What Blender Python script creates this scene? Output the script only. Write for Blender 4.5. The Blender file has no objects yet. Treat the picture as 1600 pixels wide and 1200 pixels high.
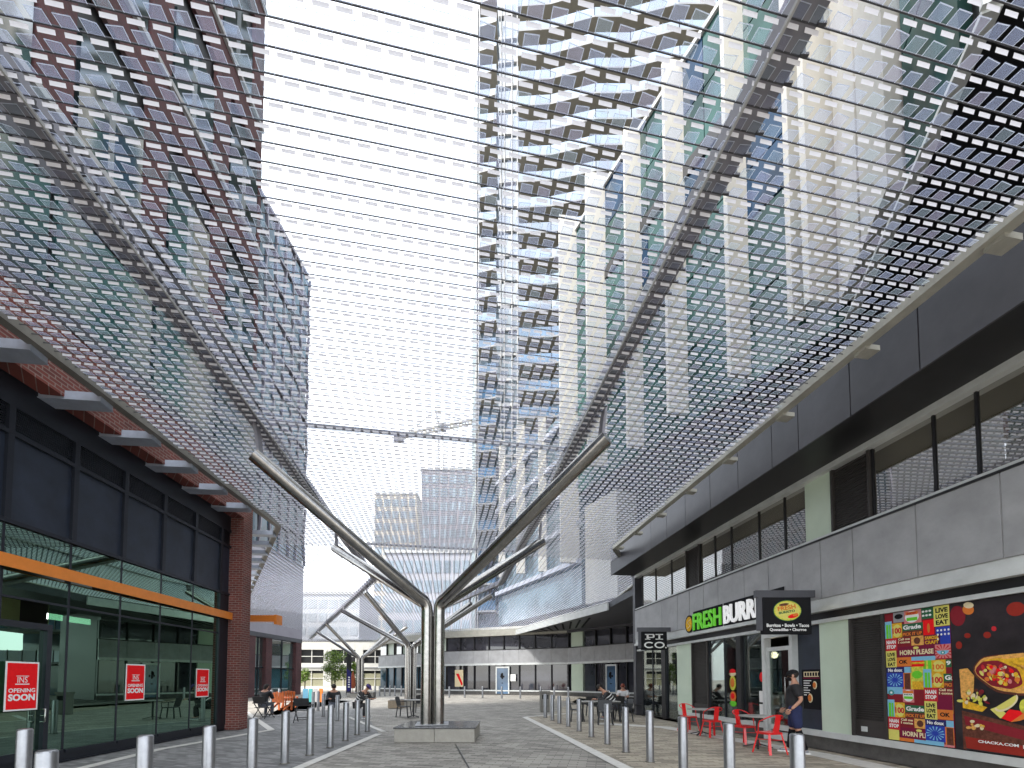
import bpy, math, random
from mathutils import Vector, Matrix
random.seed(7)
S = bpy.context.scene
COL = S.collection
R = math.radians
# ------------------------------------------------------------------ camera
F, CX, CY, PITCH, CH = 680.0, 800.0, 1032.3, R(2.5), 1.55
cam = bpy.data.cameras.new('camera'); cam.sensor_width = 36; cam.lens = F/1600*36
cam.shift_y = (CY-600)/1600; cam.clip_start = 0.05; cam.clip_end = 3000
cob = bpy.data.objects.new('camera', cam); COL.objects.link(cob)
cob.location = (0, 0, CH); cob.rotation_euler = (R(90)+PITCH, 0, 0)
S.camera = cob
# ------------------------------------------------------------------ world: bright thin overcast
SUN_EL, SUN_ROT = R(55), R(228)
W = bpy.data.worlds.new('World'); S.world = W; W.use_nodes = True
wt = W.node_tree; wt.nodes.clear()
def wn(t): return wt.nodes.new(t)
sky = wn('ShaderNodeTexSky'); sky.sky_type = 'NISHITA'; sky.sun_disc = False
sky.sun_elevation = SUN_EL; sky.sun_rotation = SUN_ROT; sky.air_density = 1.0; sky.dust_density = 2.0
tc = wn('ShaderNodeTexCoord'); ns = wn('ShaderNodeTexNoise'); ns.inputs['Scale'].default_value = 1.6; ns.inputs['Detail'].default_value = 4
mp = wn('ShaderNodeMapping'); mp.inputs['Scale'].default_value = (1, 1, 2.2)
wt.links.new(tc.outputs['Generated'], mp.inputs[0]); wt.links.new(mp.outputs[0], ns.inputs['Vector'])
cr = wn('ShaderNodeValToRGB'); cr.color_ramp.elements[0].position = .40; cr.color_ramp.elements[1].position = .60
cr.color_ramp.elements[0].color = (.55, .55, .55, 1)
wt.links.new(ns.outputs['Fac'], cr.inputs[0])
mx = wn('ShaderNodeMix'); mx.data_type = 'RGBA'
wt.links.new(cr.outputs[0], mx.inputs[0]); wt.links.new(sky.outputs[0], mx.inputs[6])
mx.inputs[7].default_value = (8.8, 9.2, 9.6, 1)
bg = wn('ShaderNodeBackground'); bg.inputs[1].default_value = .12
wt.links.new(mx.outputs[2], bg.inputs[0])
wo = wn('ShaderNodeOutputWorld'); wt.links.new(bg.outputs[0], wo.inputs[0])
sun = bpy.data.lights.new('sun', 'SUN'); sun.energy = 2.9; sun.angle = R(8); sun.color = (1, .96, .9)
so = bpy.data.objects.new('sun', sun); COL.objects.link(so)
sd = Vector((math.sin(SUN_ROT)*math.cos(SUN_EL), math.cos(SUN_ROT)*math.cos(SUN_EL), math.sin(SUN_EL)))
so.rotation_euler = sd.to_track_quat('Z', 'Y').to_euler()
S.view_settings.view_transform = 'Standard'; S.view_settings.look = 'None'
S.view_settings.exposure = 1.55; S.view_settings.gamma = 1
S.cycles.transparent_max_bounces = 24; S.cycles.max_bounces = 8
# ------------------------------------------------------------------ placing helpers (photo measurements to metres)
def ray(px, py):
    a = (0, math.cos(PITCH), math.sin(PITCH)); u = (0, -math.sin(PITCH), math.cos(PITCH))
    return Vector((px-CX, a[1]*F+u[1]*(CY-py), a[2]*F+u[2]*(CY-py)))
def H(px, py, z):                     # where the sight line meets the level z
    d = ray(px, py); t = (z-CH)/d.z
    return Vector((d.x*t, d.y*t, z))
def G(px, py): return H(px, py, 0)
class Fr:                             # a vertical wall line: s metres along it, n metres out of it, z up
    def __init__(s, A, B, side=1):
        s.A = Vector(A); s.L = (Vector(B)-s.A).length; s.d = (Vector(B)-s.A)/s.L
        s.n = Vector((s.d.y, -s.d.x))*side
        s.d3 = Vector((s.d.x, s.d.y, 0)); s.n3 = Vector((s.n.x, s.n.y, 0))
    def P(s, a, n, z):
        v = s.A+s.d*a+s.n*n; return Vector((v.x, v.y, z))
    def s(s, px, n=0):
        k = (px-CX)/F; A = s.A+s.n*n
        return (k*A.y-A.x)/(s.d.x-k*s.d.y)
FL = Fr((-7.95, 0), (-7.95-.0662*40, 40), 1)          # recessed storefront, left
FB = Fr((-7.55, 0), (-7.55-.0662*40, 40), 1)      # brick face, left
FR_ = Fr((8.15, 0), (8.15-.1324*40, 40), -1)    # shop wall, right
# ------------------------------------------------------------------ materials
def M(name, col, rough=.6, metal=0., var=.12, scale=6., bump=0., spec=.5, emit=None, coat=0.):
    m = bpy.data.materials.new(name); m.use_nodes = True; t = m.node_tree; b = t.nodes['Principled BSDF']
    b.inputs['Roughness'].default_value = rough; b.inputs['Metallic'].default_value = metal
    b.inputs['Specular IOR Level'].default_value = spec; b.inputs['Coat Weight'].default_value = coat
    c4 = tuple(col)+(1,)
    b.inputs['Base Color'].default_value = c4
    if var or bump:
        tcn = t.nodes.new('ShaderNodeTexCoord'); nz = t.nodes.new('ShaderNodeTexNoise')
        nz.inputs['Scale'].default_value = scale; nz.inputs['Detail'].default_value = 5; nz.inputs['Roughness'].default_value = .65
        t.links.new(tcn.outputs['Object'], nz.inputs['Vector'])
        if var:
            r = t.nodes.new('ShaderNodeValToRGB'); r.color_ramp.elements[0].position = .3; r.color_ramp.elements[1].position = .7
            r.color_ramp.elements[0].color = tuple(max(0, x*(1-var)) for x in col)+(1,)
            r.color_ramp.elements[1].color = tuple(min(1, x*(1+var)) for x in col)+(1,)
            t.links.new(nz.outputs['Fac'], r.inputs[0]); t.links.new(r.outputs[0], b.inputs['Base Color'])
        if bump:
            bp = t.nodes.new('ShaderNodeBump'); bp.inputs['Strength'].default_value = bump; bp.inputs['Distance'].default_value = .02
            t.links.new(nz.outputs['Fac'], bp.inputs['Height']); t.links.new(bp.outputs[0], b.inputs['Normal'])
    if emit:
        b.inputs['Emission Color'].default_value = c4; b.inputs['Emission Strength'].default_value = emit
    return m
def brickmat(name, c1, c2, mortar, bw, bh, axis='wall', rot=0., msize=.012, rough=.85, nvar=.25, off=.5, bumpy=.3):
    m = bpy.data.materials.new(name); m.use_nodes = True; t = m.node_tree; b = t.nodes['Principled BSDF']
    b.inputs['Roughness'].default_value = rough
    tcn = t.nodes.new('ShaderNodeTexCoord')
    br = t.nodes.new('ShaderNodeTexBrick'); br.offset = off
    br.inputs['Color1'].default_value = tuple(c1)+(1,); br.inputs['Color2'].default_value = tuple(c2)+(1,)
    br.inputs['Mortar'].default_value = tuple(mortar)+(1,)
    br.inputs['Scale'].default_value = 1; br.inputs['Mortar Size'].default_value = msize
    br.inputs['Brick Width'].default_value = bw; br.inputs['Row Height'].default_value = bh; br.inputs['Bias'].default_value = -.1 if axis == 'wall' else -.2
    if axis == 'wall':
        sp = t.nodes.new('ShaderNodeSeparateXYZ'); ad = t.nodes.new('ShaderNodeMath'); ad.operation = 'ADD'
        cb = t.nodes.new('ShaderNodeCombineXYZ')
        t.links.new(tcn.outputs['Object'], sp.inputs[0]); t.links.new(sp.outputs[0], ad.inputs[0]); t.links.new(sp.outputs[1], ad.inputs[1])
        t.links.new(ad.outputs[0], cb.inputs[0]); t.links.new(sp.outputs[2], cb.inputs[1]); t.links.new(cb.outputs[0], br.inputs['Vector'])
    else:
        mpn = t.nodes.new('ShaderNodeMapping'); mpn.inputs['Rotation'].default_value = (0, 0, rot)
        t.links.new(tcn.outputs['Object'], mpn.inputs[0]); t.links.new(mpn.outputs[0], br.inputs['Vector'])
    nz = t.nodes.new('ShaderNodeTexNoise'); nz.inputs['Scale'].default_value = .9; nz.inputs['Detail'].default_value = 6
    t.links.new(tcn.outputs['Object'], nz.inputs['Vector'])
    r = t.nodes.new('ShaderNodeMapRange'); r.inputs[1].default_value = .3; r.inputs[2].default_value = .7; r.inputs[3].default_value = 1-nvar; r.inputs[4].default_value = 1+nvar
    t.links.new(nz.outputs['Fac'], r.inputs[0])
    ml = t.nodes.new('ShaderNodeVectorMath'); ml.operation = 'SCALE'
    t.links.new(br.outputs['Color'], ml.inputs[0]); t.links.new(r.outputs[0], ml.inputs['Scale'])
    t.links.new(ml.outputs[0], b.inputs['Base Color'])
    if bumpy:
        bp = t.nodes.new('ShaderNodeBump'); bp.invert = True; bp.inputs['Strength'].default_value = bumpy; bp.inputs['Distance'].default_value = .01
        t.links.new(br.outputs['Fac'], bp.inputs['Height']); t.links.new(bp.outputs[0], b.inputs['Normal'])
    return m
def glassmat(name, tint, refl=.12, trans=.75, rough=.0, wav=0., fm=.8, gt=(.93, .97, .96)):
    """window pane: fresnel mirror over a tinted see-through sheet"""
    m = bpy.data.materials.new(name); m.use_nodes = True; t = m.node_tree; t.nodes.clear()
    o = t.nodes.new('ShaderNodeOutputMaterial'); tr = t.nodes.new('ShaderNodeBsdfTransparent'); tr.inputs[0].default_value = tuple(x*trans for x in tint)+(1,)
    gl = t.nodes.new('ShaderNodeBsdfGlossy'); gl.inputs['Roughness'].default_value = rough; gl.inputs[0].default_value = tuple(gt)+(1,)
    fr = t.nodes.new('ShaderNodeFresnel'); fr.inputs[0].default_value = 1.5
    ad = t.nodes.new('ShaderNodeMath'); ad.operation = 'MULTIPLY_ADD'; ad.inputs[1].default_value = fm; ad.inputs[2].default_value = refl
    ad.use_clamp = True
    t.links.new(fr.outputs[0], ad.inputs[0]); mi = t.nodes.new('ShaderNodeMixShader')
    t.links.new(ad.outputs[0], mi.inputs[0]); t.links.new(tr.outputs[0], mi.inputs[1]); t.links.new(gl.outputs[0], mi.inputs[2])
    if wav:
        nz = t.nodes.new('ShaderNodeTexNoise'); nz.inputs['Scale'].default_value = 1.3; tcn = t.nodes.new('ShaderNodeTexCoord')
        t.links.new(tcn.outputs['Object'], nz.inputs['Vector']); bp = t.nodes.new('ShaderNodeBump')
        bp.inputs['Strength'].default_value = wav; bp.inputs['Distance'].default_value = .05
        t.links.new(nz.outputs['Fac'], bp.inputs['Height']); t.links.new(bp.outputs[0], gl.inputs['Normal'])
    t.links.new(mi.outputs[0], o.inputs[0]); return m
def facadeglass(name, col, refl=.35, rough=.03, wav=.15):
    """opaque coated tower glass: dark body colour under a mirror coat"""
    m = bpy.data.materials.new(name); m.use_nodes = True; t = m.node_tree; t.nodes.clear()
    o = t.nodes.new('ShaderNodeOutputMaterial'); df = t.nodes.new('ShaderNodeBsdfDiffuse')
    gl = t.nodes.new('ShaderNodeBsdfGlossy'); gl.inputs['Roughness'].default_value = rough
    tcn = t.nodes.new('ShaderNodeTexCoord'); nz = t.nodes.new('ShaderNodeTexNoise'); nz.inputs['Scale'].default_value = .35; nz.inputs['Detail'].default_value = 3
    t.links.new(tcn.outputs['Object'], nz.inputs['Vector'])
    r = t.nodes.new('ShaderNodeValToRGB'); r.color_ramp.elements[0].position = .38; r.color_ramp.elements[1].position = .62
    r.color_ramp.elements[0].color = tuple(x*.55 for x in col)+(1,); r.color_ramp.elements[1].color = tuple(min(1, x*1.35) for x in col)+(1,)
    t.links.new(nz.outputs['Fac'], r.inputs[0]); t.links.new(r.outputs[0], df.inputs[0])
    lw = t.nodes.new('ShaderNodeFresnel'); lw.inputs[0].default_value = 1.5
    ad = t.nodes.new('ShaderNodeMath'); ad.operation = 'MULTIPLY_ADD'; ad.inputs[1].default_value = .3; ad.inputs[2].default_value = refl; ad.use_clamp = True
    t.links.new(lw.outputs[0], ad.inputs[0])
    bp = t.nodes.new('ShaderNodeBump'); bp.inputs['Strength'].default_value = wav; bp.inputs['Distance'].default_value = .05
    t.links.new(nz.outputs['Fac'], bp.inputs['Height']); t.links.new(bp.outputs[0], gl.inputs['Normal'])
    mi = t.nodes.new('ShaderNodeMixShader'); t.links.new(ad.outputs[0], mi.inputs[0]); t.links.new(df.outputs[0], mi.inputs[1]); t.links.new(gl.outputs[0], mi.inputs[2])
    t.links.new(mi.outputs[0], o.inputs[0]); return m
def tilemat(name, col, alpha, thru=.65):
    m = bpy.data.materials.new(name); m.use_nodes = True; t = m.node_tree; t.nodes.clear()
    o = t.nodes.new('ShaderNodeOutputMaterial'); tr = t.nodes.new('ShaderNodeBsdfTransparent'); tr.inputs[0].default_value = (.93, .97, 1, 1)
    df = t.nodes.new('ShaderNodeBsdfDiffuse'); tl = t.nodes.new('ShaderNodeBsdfTranslucent')
    df.inputs[0].default_value = tuple(col)+(1,); tl.inputs[0].default_value = tuple(col)+(1,)
    a = t.nodes.new('ShaderNodeMixShader'); a.inputs[0].default_value = thru
    t.links.new(df.outputs[0], a.inputs[1]); t.links.new(tl.outputs[0], a.inputs[2])
    b = t.nodes.new('ShaderNodeMixShader'); b.inputs[0].default_value = alpha
    t.links.new(tr.outputs[0], b.inputs[1]); t.links.new(a.outputs[0], b.inputs[2]); t.links.new(b.outputs[0], o.inputs[0]); return m
m_steel = M('brushed_steel', (.36, .35, .335), .2, 1., .2, 9)
m_bollard = M('satin_steel', (.33, .335, .35), .38, .9, .1, 14)
m_cable = M('cable_steel', (.09, .09, .1), .5, .6, 0)
m_beam = M('beam_paint', (.25, .245, .275), .5, .1, .1, 3)
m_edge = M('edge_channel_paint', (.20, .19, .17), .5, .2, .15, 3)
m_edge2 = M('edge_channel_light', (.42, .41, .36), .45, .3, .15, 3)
m_galv = M('galvanised_bracket', (.42, .47, .56), .45, .4, .12, 5)
m_pane = tilemat('net_glass', (.62, .68, .92), .27)
m_pane2 = tilemat('net_glass_lilac', (.70, .66, .86), .25)
m_pane3 = tilemat('net_glass_clear', (.62, .74, .84), .20)
m_lip = tilemat('net_glass_lip', (.78, .78, .84), 1., .0)
m_rim = tilemat('net_glass_rim', (.8, .85, .95), .8, .4)
m_brick = brickmat('red_brick', (.17, .04, .03), (.11, .03, .025), (.22, .15, .13), .21, .072, msize=.01)
m_brickfar = brickmat('plum_brick', (.115, .042, .045), (.075, .03, .035), (.09, .055, .055), .22, .08)
m_orange = M('orange_paint', (.72, .22, .03), .45, 0, .08, 5)
m_navy = M('dark_louvre_panel', (.020, .027, .044), .42, .1, .35, 1.4)
m_navyf = M('dark_frame', (.022, .025, .034), .35, .4, .1, 6)
m_black = M('black_cladding', (.012, .012, .014), .45, 0, .3, 2)
m_charcoal = M('charcoal_fascia', (.085, .086, .098), .4, .35, .15, 1.5)
m_grey = M('grey_fascia_panel', (.36, .362, .372), .42, .1, .16, 1.6)
m_joint = M('panel_joint', (.5, .5, .5), .5, .2, .05)
m_alu = M('silver_channel', (.62, .64, .63), .4, .2, .1, 3)
m_green = M('pale_green_panel', (.56, .66, .53), .3, 0, .07, .8, coat=.4)
m_louv = M('brown_louvre', (.05, .045, .042), .5, .2, .15, 5)
m_plinth = M('dark_plinth_stone', (.09, .085, .08), .6, 0, .3, 5)
m_stone = M('pale_stone', (.33, .31, .27), .6, 0, .12, 6, .1)
m_granite = M('polished_granite', (.08, .08, .085), .15, 0, .35, 22)
m_cream = M('cream_fin_panel', (.47, .455, .42), .55, 0, .06, .6)
m_white = M('white_paint', (.42, .42, .42), .5, 0, .05)
m_conc = M('pale_concrete', (.46, .45, .42), .8, 0, .12, 2, .1)
m_soffit = M('taupe_soffit', (.25, .235, .20), .7, 0, .08, 2)
m_red = M('red_chair_paint', (.78, .012, .014), .3, .0, .08, 8, coat=.4)
m_dark = M('black_resin', (.03, .03, .032), .5, 0, .15, 8)
m_brown = M('dark_wicker', (.07, .06, .055), .7, 0, .2, 20)
m_tabletop = M('grey_tabletop', (.36, .35, .33), .4, .1, .1, 6)
m_orangewood = M('orange_slat', (.55, .13, .03), .5, 0, .2, 12)
m_glassL = glassmat('storefront_glass', (.50, .82, .62), .05, .85, 0, .004, .75, (.26, .40, .32))
m_glassR = glassmat('shop_glass', (.85, .9, .86), .07, .85, 0, .006)
m_glassU = facadeglass('upper_window_glass', (.13, .12, .09), .42, .015, .03)
m_glassF = facadeglass('far_window_glass', (.035, .035, .045), .10, .03, .02)
m_teal = facadeglass('teal_glass', (.012, .05, .06), .05, .05, .02)
m_aqua = facadeglass('aqua_spandrel', (.02, .07, .07), .04, .08, .02)
m_blueg = facadeglass('blue_glass', (.04, .09, .13), .06, .06, .02)
m_palegl = facadeglass('pale_balcony_glass', (.08, .15, .25), .07, .08, .02)
m_skin = M('skin', (.52, .27, .18), .55, 0, .06, 30)
def inkmat(n, c, rough=.75): return M(n, c, rough, 0, .35 if 'tan' in n or 'gold' in n or 'wood' in n or 'lime' in n else .06, 22, spec=.15)
K = dict(white=inkmat('white_ink', (.82, .82, .8)), red=inkmat('sign_red', (.85, .012, .016)), black=inkmat('ink_black', (.012, .012, .014)),
         yellow=inkmat('yellow_ink', (.72, .66, .16)), green=inkmat('green_ink', (.10, .5, .05)), dgreen=inkmat('deep_green_ink', (.03, .13, .06)),
         blue=inkmat('blue_ink', (.03, .06, .42)), navy=inkmat('navy_ink', (.03, .03, .14)), cyan=inkmat('sky_blue_ink', (.22, .5, .7)),
         orange=inkmat('orange_ink', (.72, .2, .04)), maroon=inkmat('maroon_ink', (.24, .02, .03)), plum=inkmat('plum_ink', (.2, .015, .05)),
         crimson=inkmat('crimson_ink', (.55, .03, .04)), tan=inkmat('bread_tan', (.75, .38, .10)), brown=inkmat('wood_brown', (.13, .045, .03)),
         cream=inkmat('cream_ink', (.78, .66, .42)), pink=inkmat('pink_ink', (.66, .22, .22)), lime=inkmat('lime_ink', (.62, .62, .08)),
         fglow=inkmat('fresh_green', (.16, .62, .04)), gold=inkmat('gold_ink', (.75, .42, .03)), grey=inkmat('grey_ink', (.3, .3, .32)),
         night=M('night_backdrop', (.018, .013, .016), .5, 0, .9, 1.6), ember=inkmat('ember_ink', (.3, .03, .02)), teal=inkmat('teal_ink', (.07, .3, .3)))
# ------------------------------------------------------------------ mesh builder
class MB:
    def __init__(s): s.v = []; s.f = []; s.mi = []; s.sm = []
    def add(s, vs, fs, mi=0, smooth=False):
        o = len(s.v); s.v += [tuple(p) for p in vs]; s.f += [tuple(i+o for i in f) for f in fs]
        s.mi += [mi]*len(fs); s.sm += [smooth]*len(fs); return s
    def hexa(s, c, mi=0):
        return s.add(c, [(0, 3, 2, 1), (4, 5, 6, 7), (0, 1, 5, 4), (1, 2, 6, 5), (2, 3, 7, 6), (3, 0, 4, 7)], mi)
    def box(s, x0, x1, y0, y1, z0, z1, mi=0):
        return s.hexa([(x0, y0, z0), (x1, y0, z0), (x1, y1, z0), (x0, y1, z0), (x0, y0, z1), (x1, y0, z1), (x1, y1, z1), (x0, y1, z1)], mi)
    def fbox(s, fr, a0, a1, n0, n1, z0, z1, mi=0):
        q = [(a0, n0), (a1, n0), (a1, n1), (a0, n1)]
        return s.hexa([fr.P(a, n, z0) for a, n in q]+[fr.P(a, n, z1) for a, n in q], mi)
    def beam(s, p, q, w, h, up=(0, 0, 1), mi=0):
        p = Vector(p); q = Vector(q); d = (q-p).normalized(); u = Vector(up)
        r = d.cross(u).normalized(); u = r.cross(d).normalized()
        o = [(-w/2, -h/2), (w/2, -h/2), (w/2, h/2), (-w/2, h/2)]
        return s.hexa([p+r*a+u*b for a, b in o]+[q+r*a+u*b for a, b in o], mi)
    def tube(s, pts, rad, n=10, mi=0, caps=True):
        pts = [Vector(p) for p in pts]; rr = rad if isinstance(rad, (list, tuple)) else [rad]*len(pts)
        ref = None; vs = []; N = len(pts)
        for i, p in enumerate(pts):
            d = ((pts[i+1]-p).normalized() if i < N-1 else Vector()) + ((p-pts[i-1]).normalized() if i else Vector())
            d.normalize()
            if ref is None:
                ref = d.cross(Vector((0, 0, 1)))
                if ref.length < .1: ref = d.cross(Vector((0, 1, 0)))
            ref = (ref-d*ref.dot(d)).normalized(); b = d.cross(ref)
            vs += [p+ref*math.cos(2*math.pi*k/n)*rr[i]+b*math.sin(2*math.pi*k/n)*rr[i] for k in range(n)]
        fs = [(i*n+k, i*n+(k+1) % n, (i+1)*n+(k+1) % n, (i+1)*n+k) for i in range(N-1) for k in range(n)]
        s.add(vs, fs, mi, True)
        if caps:
            s.add(vs[:n], [tuple(range(n))[::-1]], mi); s.add(vs[-n:], [tuple(range(n))], mi)
        return s
    def poly(s, pts, mi=0): return s.add(pts, [tuple(range(len(pts)))], mi)
    def prism(s, xy, z0, z1, mi=0):
        n = len(xy); return s.add([(x, y, z0) for x, y in xy]+[(x, y, z1) for x, y in xy],
            [tuple(range(n))[::-1], tuple(range(n, 2*n))]+[(i, (i+1) % n, n+(i+1) % n, n+i) for i in range(n)], mi)
    def ball(s, c, r, mi=0, n=10, m=7):
        r = r if isinstance(r, (tuple, list)) else (r, r, r); vs = []; fs = []
        for j in range(m+1):
            t = math.pi*j/m
            vs += [(c[0]+r[0]*math.sin(t)*math.cos(2*math.pi*k/n), c[1]+r[1]*math.sin(t)*math.sin(2*math.pi*k/n), c[2]+r[2]*math.cos(t)) for k in range(n)]
        for j in range(m):
            for k in range(n): fs.append((j*n+k, (j+1)*n+k, (j+1)*n+(k+1) % n, j*n+(k+1) % n))
        return s.add(vs, fs, mi, True)
    def build(s, name, mats, parent=None, bevel=0):
        me = bpy.data.meshes.new(name); off = Vector()
        p = parent
        while p is not None and not p.get('_local'): off += p.location; p = p.parent
        me.from_pydata([(Vector(v)-off) for v in s.v] if off.length else s.v, [], s.f)
        for m in (mats if isinstance(mats, (list, tuple)) else [mats]): me.materials.append(m)
        me.polygons.foreach_set('material_index', s.mi); me.polygons.foreach_set('use_smooth', s.sm); me.update()
        o = bpy.data.objects.new(name, me); COL.objects.link(o)
        if parent is not None: o.parent = parent
        if bevel:
            b = o.modifiers.new('bevel', 'BEVEL'); b.width = bevel; b.segments = 2; b.limit_method = 'ANGLE'
        return o
def tag(o, label, cat, group=None):
    o['label'] = label; o['category'] = cat
    if group: o['group'] = group
    return o
def thing(name, label, cat, loc=(0, 0, 0), rz=0, group=None, local=False):
    o = bpy.data.objects.new(name, None); COL.objects.link(o); o.location = loc; o.rotation_euler = (0, 0, rz); o.empty_display_size = .2
    if local: o['_local'] = 1
    return tag(o, label, cat, group)
def struct(o): o['kind'] = 'structure'; return o
def copy_tree(o, parent=None):
    c = o.copy(); COL.objects.link(c); c.parent = parent
    for ch in list(o.children): copy_tree(ch, c)
    return c
def again(proto, loc, rz, label, sc=None):
    c = copy_tree(proto); c.location = loc; c.rotation_euler = (0, 0, rz); c['label'] = label
    if sc: c.scale = sc
    return c
def many(name, mats, parent, mbs, cap=100):
    """each countable part a mesh of its own; past the cap the rest as one"""
    for mb in mbs[:cap]: mb.build(name, mats, parent)
    if len(mbs) > cap:
        r = MB()
        for mb in mbs[cap:]:
            o = len(r.v); r.v += mb.v; r.f += [tuple(i+o for i in f) for f in mb.f]; r.mi += mb.mi; r.sm += mb.sm
        o = r.build(name+'_field', mats, parent); o['kind'] = 'stuff'
DG = bpy.context.evaluated_depsgraph_get
def text_mb(body, org, xd, yd, width=None, height=None, bold=.0, depth=.004, size=1., shear=0):
    """lettering as a solid; org = lower left corner, xd/yd unit directions, fitted to width x height"""
    c = bpy.data.curves.new('t', 'FONT'); c.body = body; c.size = size; c.extrude = .001; c.offset = bold; c.shear = shear; c.resolution_u = 3
    o = bpy.data.objects.new('t', c); COL.objects.link(o); bpy.context.view_layer.update()
    me = bpy.data.meshes.new_from_object(o.evaluated_get(DG()))
    vs = [v.co.copy() for v in me.vertices]; fs = [tuple(p.vertices) for p in me.polygons]
    bpy.data.objects.remove(o); bpy.data.curves.remove(c)
    x0 = min(v.x for v in vs); x1 = max(v.x for v in vs); y0 = min(v.y for v in vs); y1 = max(v.y for v in vs)
    sx = width/(x1-x0) if width else 1; sy = height/(y1-y0) if height else sx
    if not width: sx = sy
    xd = Vector(xd); yd = Vector(yd); nd = xd.cross(yd); org = Vector(org)
    mb = MB(); mb.add([org+xd*(v.x-x0)*sx+yd*(v.y-y0)*sy+nd*(depth if v.z > 0 else 0) for v in vs], fs); return mb
def merge(a, b, mi=0):
    o = len(a.v); a.v += b.v; a.f += [tuple(i+o for i in f) for f in b.f]; a.mi += [mi]*len(b.f); a.sm += b.sm; return a
def skin_mb(vs, es, rs, sub=2, root=0):
    me = bpy.data.meshes.new('k'); me.from_pydata(vs, es, []); o = bpy.data.objects.new('k', me); COL.objects.link(o)
    o.modifiers.new('s', 'SKIN')
    for i, r in enumerate(rs):
        d = me.skin_vertices[0].data[i]; d.radius = r if isinstance(r, tuple) else (r, r); d.use_root = (i == root)
    u = o.modifiers.new('u', 'SUBSURF'); u.levels = sub; u.render_levels = sub
    bpy.context.view_layer.update()
    m2 = bpy.data.meshes.new_from_object(o.evaluated_get(DG()))
    mb = MB(); mb.add([v.co.copy() for v in m2.vertices], [tuple(p.vertices) for p in m2.polygons], 0, True)
    bpy.data.objects.remove(o); bpy.data.meshes.remove(me); bpy.data.meshes.remove(m2); return mb
UP = Vector((0, 0, 1))
# ================================================================== THE SETTING
g = MB(); g.poly([(-900, -300, -.02), (900, -300, -.02), (900, 1500, -.02), (-900, 1500, -.02)])
m_ground = brickmat('ground_pavers', (.37, .345, .305), (.13, .12, .105), (.13, .12, .105), .34, .11, 'floor', R(12), msize=.008, rough=.75, nvar=.14)
m_warm = brickmat('warm_pavers', (.44, .385, .30), (.17, .145, .115), (.16, .14, .11), .34, .11, 'floor', R(-4), msize=.008, rough=.75, nvar=.14)
m_cool = brickmat('cool_pavers', (.27, .265, .262), (.10, .10, .10), (.11, .11, .11), .30, .10, 'floor', R(20), msize=.008, rough=.75, nvar=.14)
m_band = M('pale_band_stone', (.60, .58, .54), .75, 0, .12, 7, .1)
struct(g.build('ground', m_ground))
def sheet(name, pts, z, m):
    b = MB(); b.poly([(x, y, z) for x, y in pts]); return struct(b.build(name, m))
def xy(px, py): v = G(px, py); return (v.x, v.y)
wA, wB, wC = xy(985, 1203), xy(820, 1120), xy(858, 1117)
sheet('paving', [wA, (7.9, 2), FR_.P(34, 0, 0)[:2], xy(905, 1090), xy(858, 1117), wB][0:] + [], -.012, m_warm)
sheet('paving', [(-9.1, 2), xy(440, 1210), xy(592, 1146), xy(560, 1096), xy(470, 1090), (-12, 34), (-10.3, 18)][::-1], -.0155, m_cool)
def ribbon(pts, w, z=-.006):
    b = MB(); P = [Vector((p[0], p[1])) for p in pts]; L = []; Rr = []
    for i, p in enumerate(P):
        d = ((P[i+1]-p) if i < len(P)-1 else (p-P[i-1])).normalized()
        if 0 < i < len(P)-1: d = (d+(p-P[i-1]).normalized()).normalized()
        n = Vector((-d.y, d.x)); L.append(p+n*w/2); Rr.append(p-n*w/2)
    for i in range(len(P)-1): b.poly([(*Rr[i], z), (*Rr[i+1], z), (*L[i+1], z), (*L[i], z)])
    struct(b.build('paving_band', m_band))
ribbon([xy(100, 1206), xy(250, 1170), xy(388, 1146), xy(424, 1140)], .22)
ribbon([xy(424, 1140), xy(398, 1122), xy(385, 1112)], .2, -.004)
ribbon([xy(440, 1210), xy(592, 1146)], .2)
ribbon([wA, xy(900, 1160), wB], .24)
ribbon([wB, wC, xy(905, 1113)], .2, -.004)
ribbon([xy(480, 1131), xy(520, 1131)], .15); ribbon([xy(545, 1120), xy(600, 1143)], .15, -.003)
ribbon([xy(935, 1130), xy(1040, 1136), xy(1290, 1180), xy(1500, 1225)], .55, -.007)
jn = MB(); a_, b_ = G(712, 1163), G(735, 1203); jn.poly([(a_.x-.012, a_.y, -.003), (b_.x-.012, b_.y, -.003), (b_.x+.012, b_.y, -.003), (a_.x+.012, a_.y, -.003)])
struct(jn.build('paving_band', m_black))

# ================================================================== GLASS NET CANOPY
NZ = 6.8
net = thing('glass_net_canopy', 'overhead net of small glass tiles on steel cables across the street', 'canopy', (-2, 11.6, NZ))
cd = Vector((1, .174, 0)).normalized()                       # cables of the near field run across the street
bdv = Vector((-.1426, 1, 0)).normalized()
L0, L1, L2, L3, L4 = H(0, 490, NZ), H(435, 820, NZ), H(390, 925, NZ), H(388, 985, NZ), H(470, 1002, NZ)
F1, F2, F3 = H(583, 1001, NZ), H(696, 988, NZ), H(802, 985, NZ)
R3, R2_, R1, R0 = H(956, 940, NZ), H(1000, 905, NZ), H(960, 855, NZ), H(1600, 325, NZ)
L0 = L1+(L0-L1)*((L1.y-.7)/(L1.y-L0.y)); R0 = R1+(R0-R1)*((R1.y-.7)/(R1.y-R0.y))
PLN = [L0, L1, L2, L3, L4, F1, F2, F3, R3, R2_, R1, R0]
fold = H(585, 855, NZ)                                      # strut where the cable direction turns
def clip(poly, p, nrm):
    out = []
    for i, a in enumerate(poly):
        b = poly[(i+1) % len(poly)]; da, db = (a-p).dot(nrm), (b-p).dot(nrm)
        if da >= 0: out.append(a)
        if da*db < 0: out.append(a+(b-a)*(da/(da-db)))
    return out
nf = Vector((-cd.y, cd.x, 0))
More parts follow.
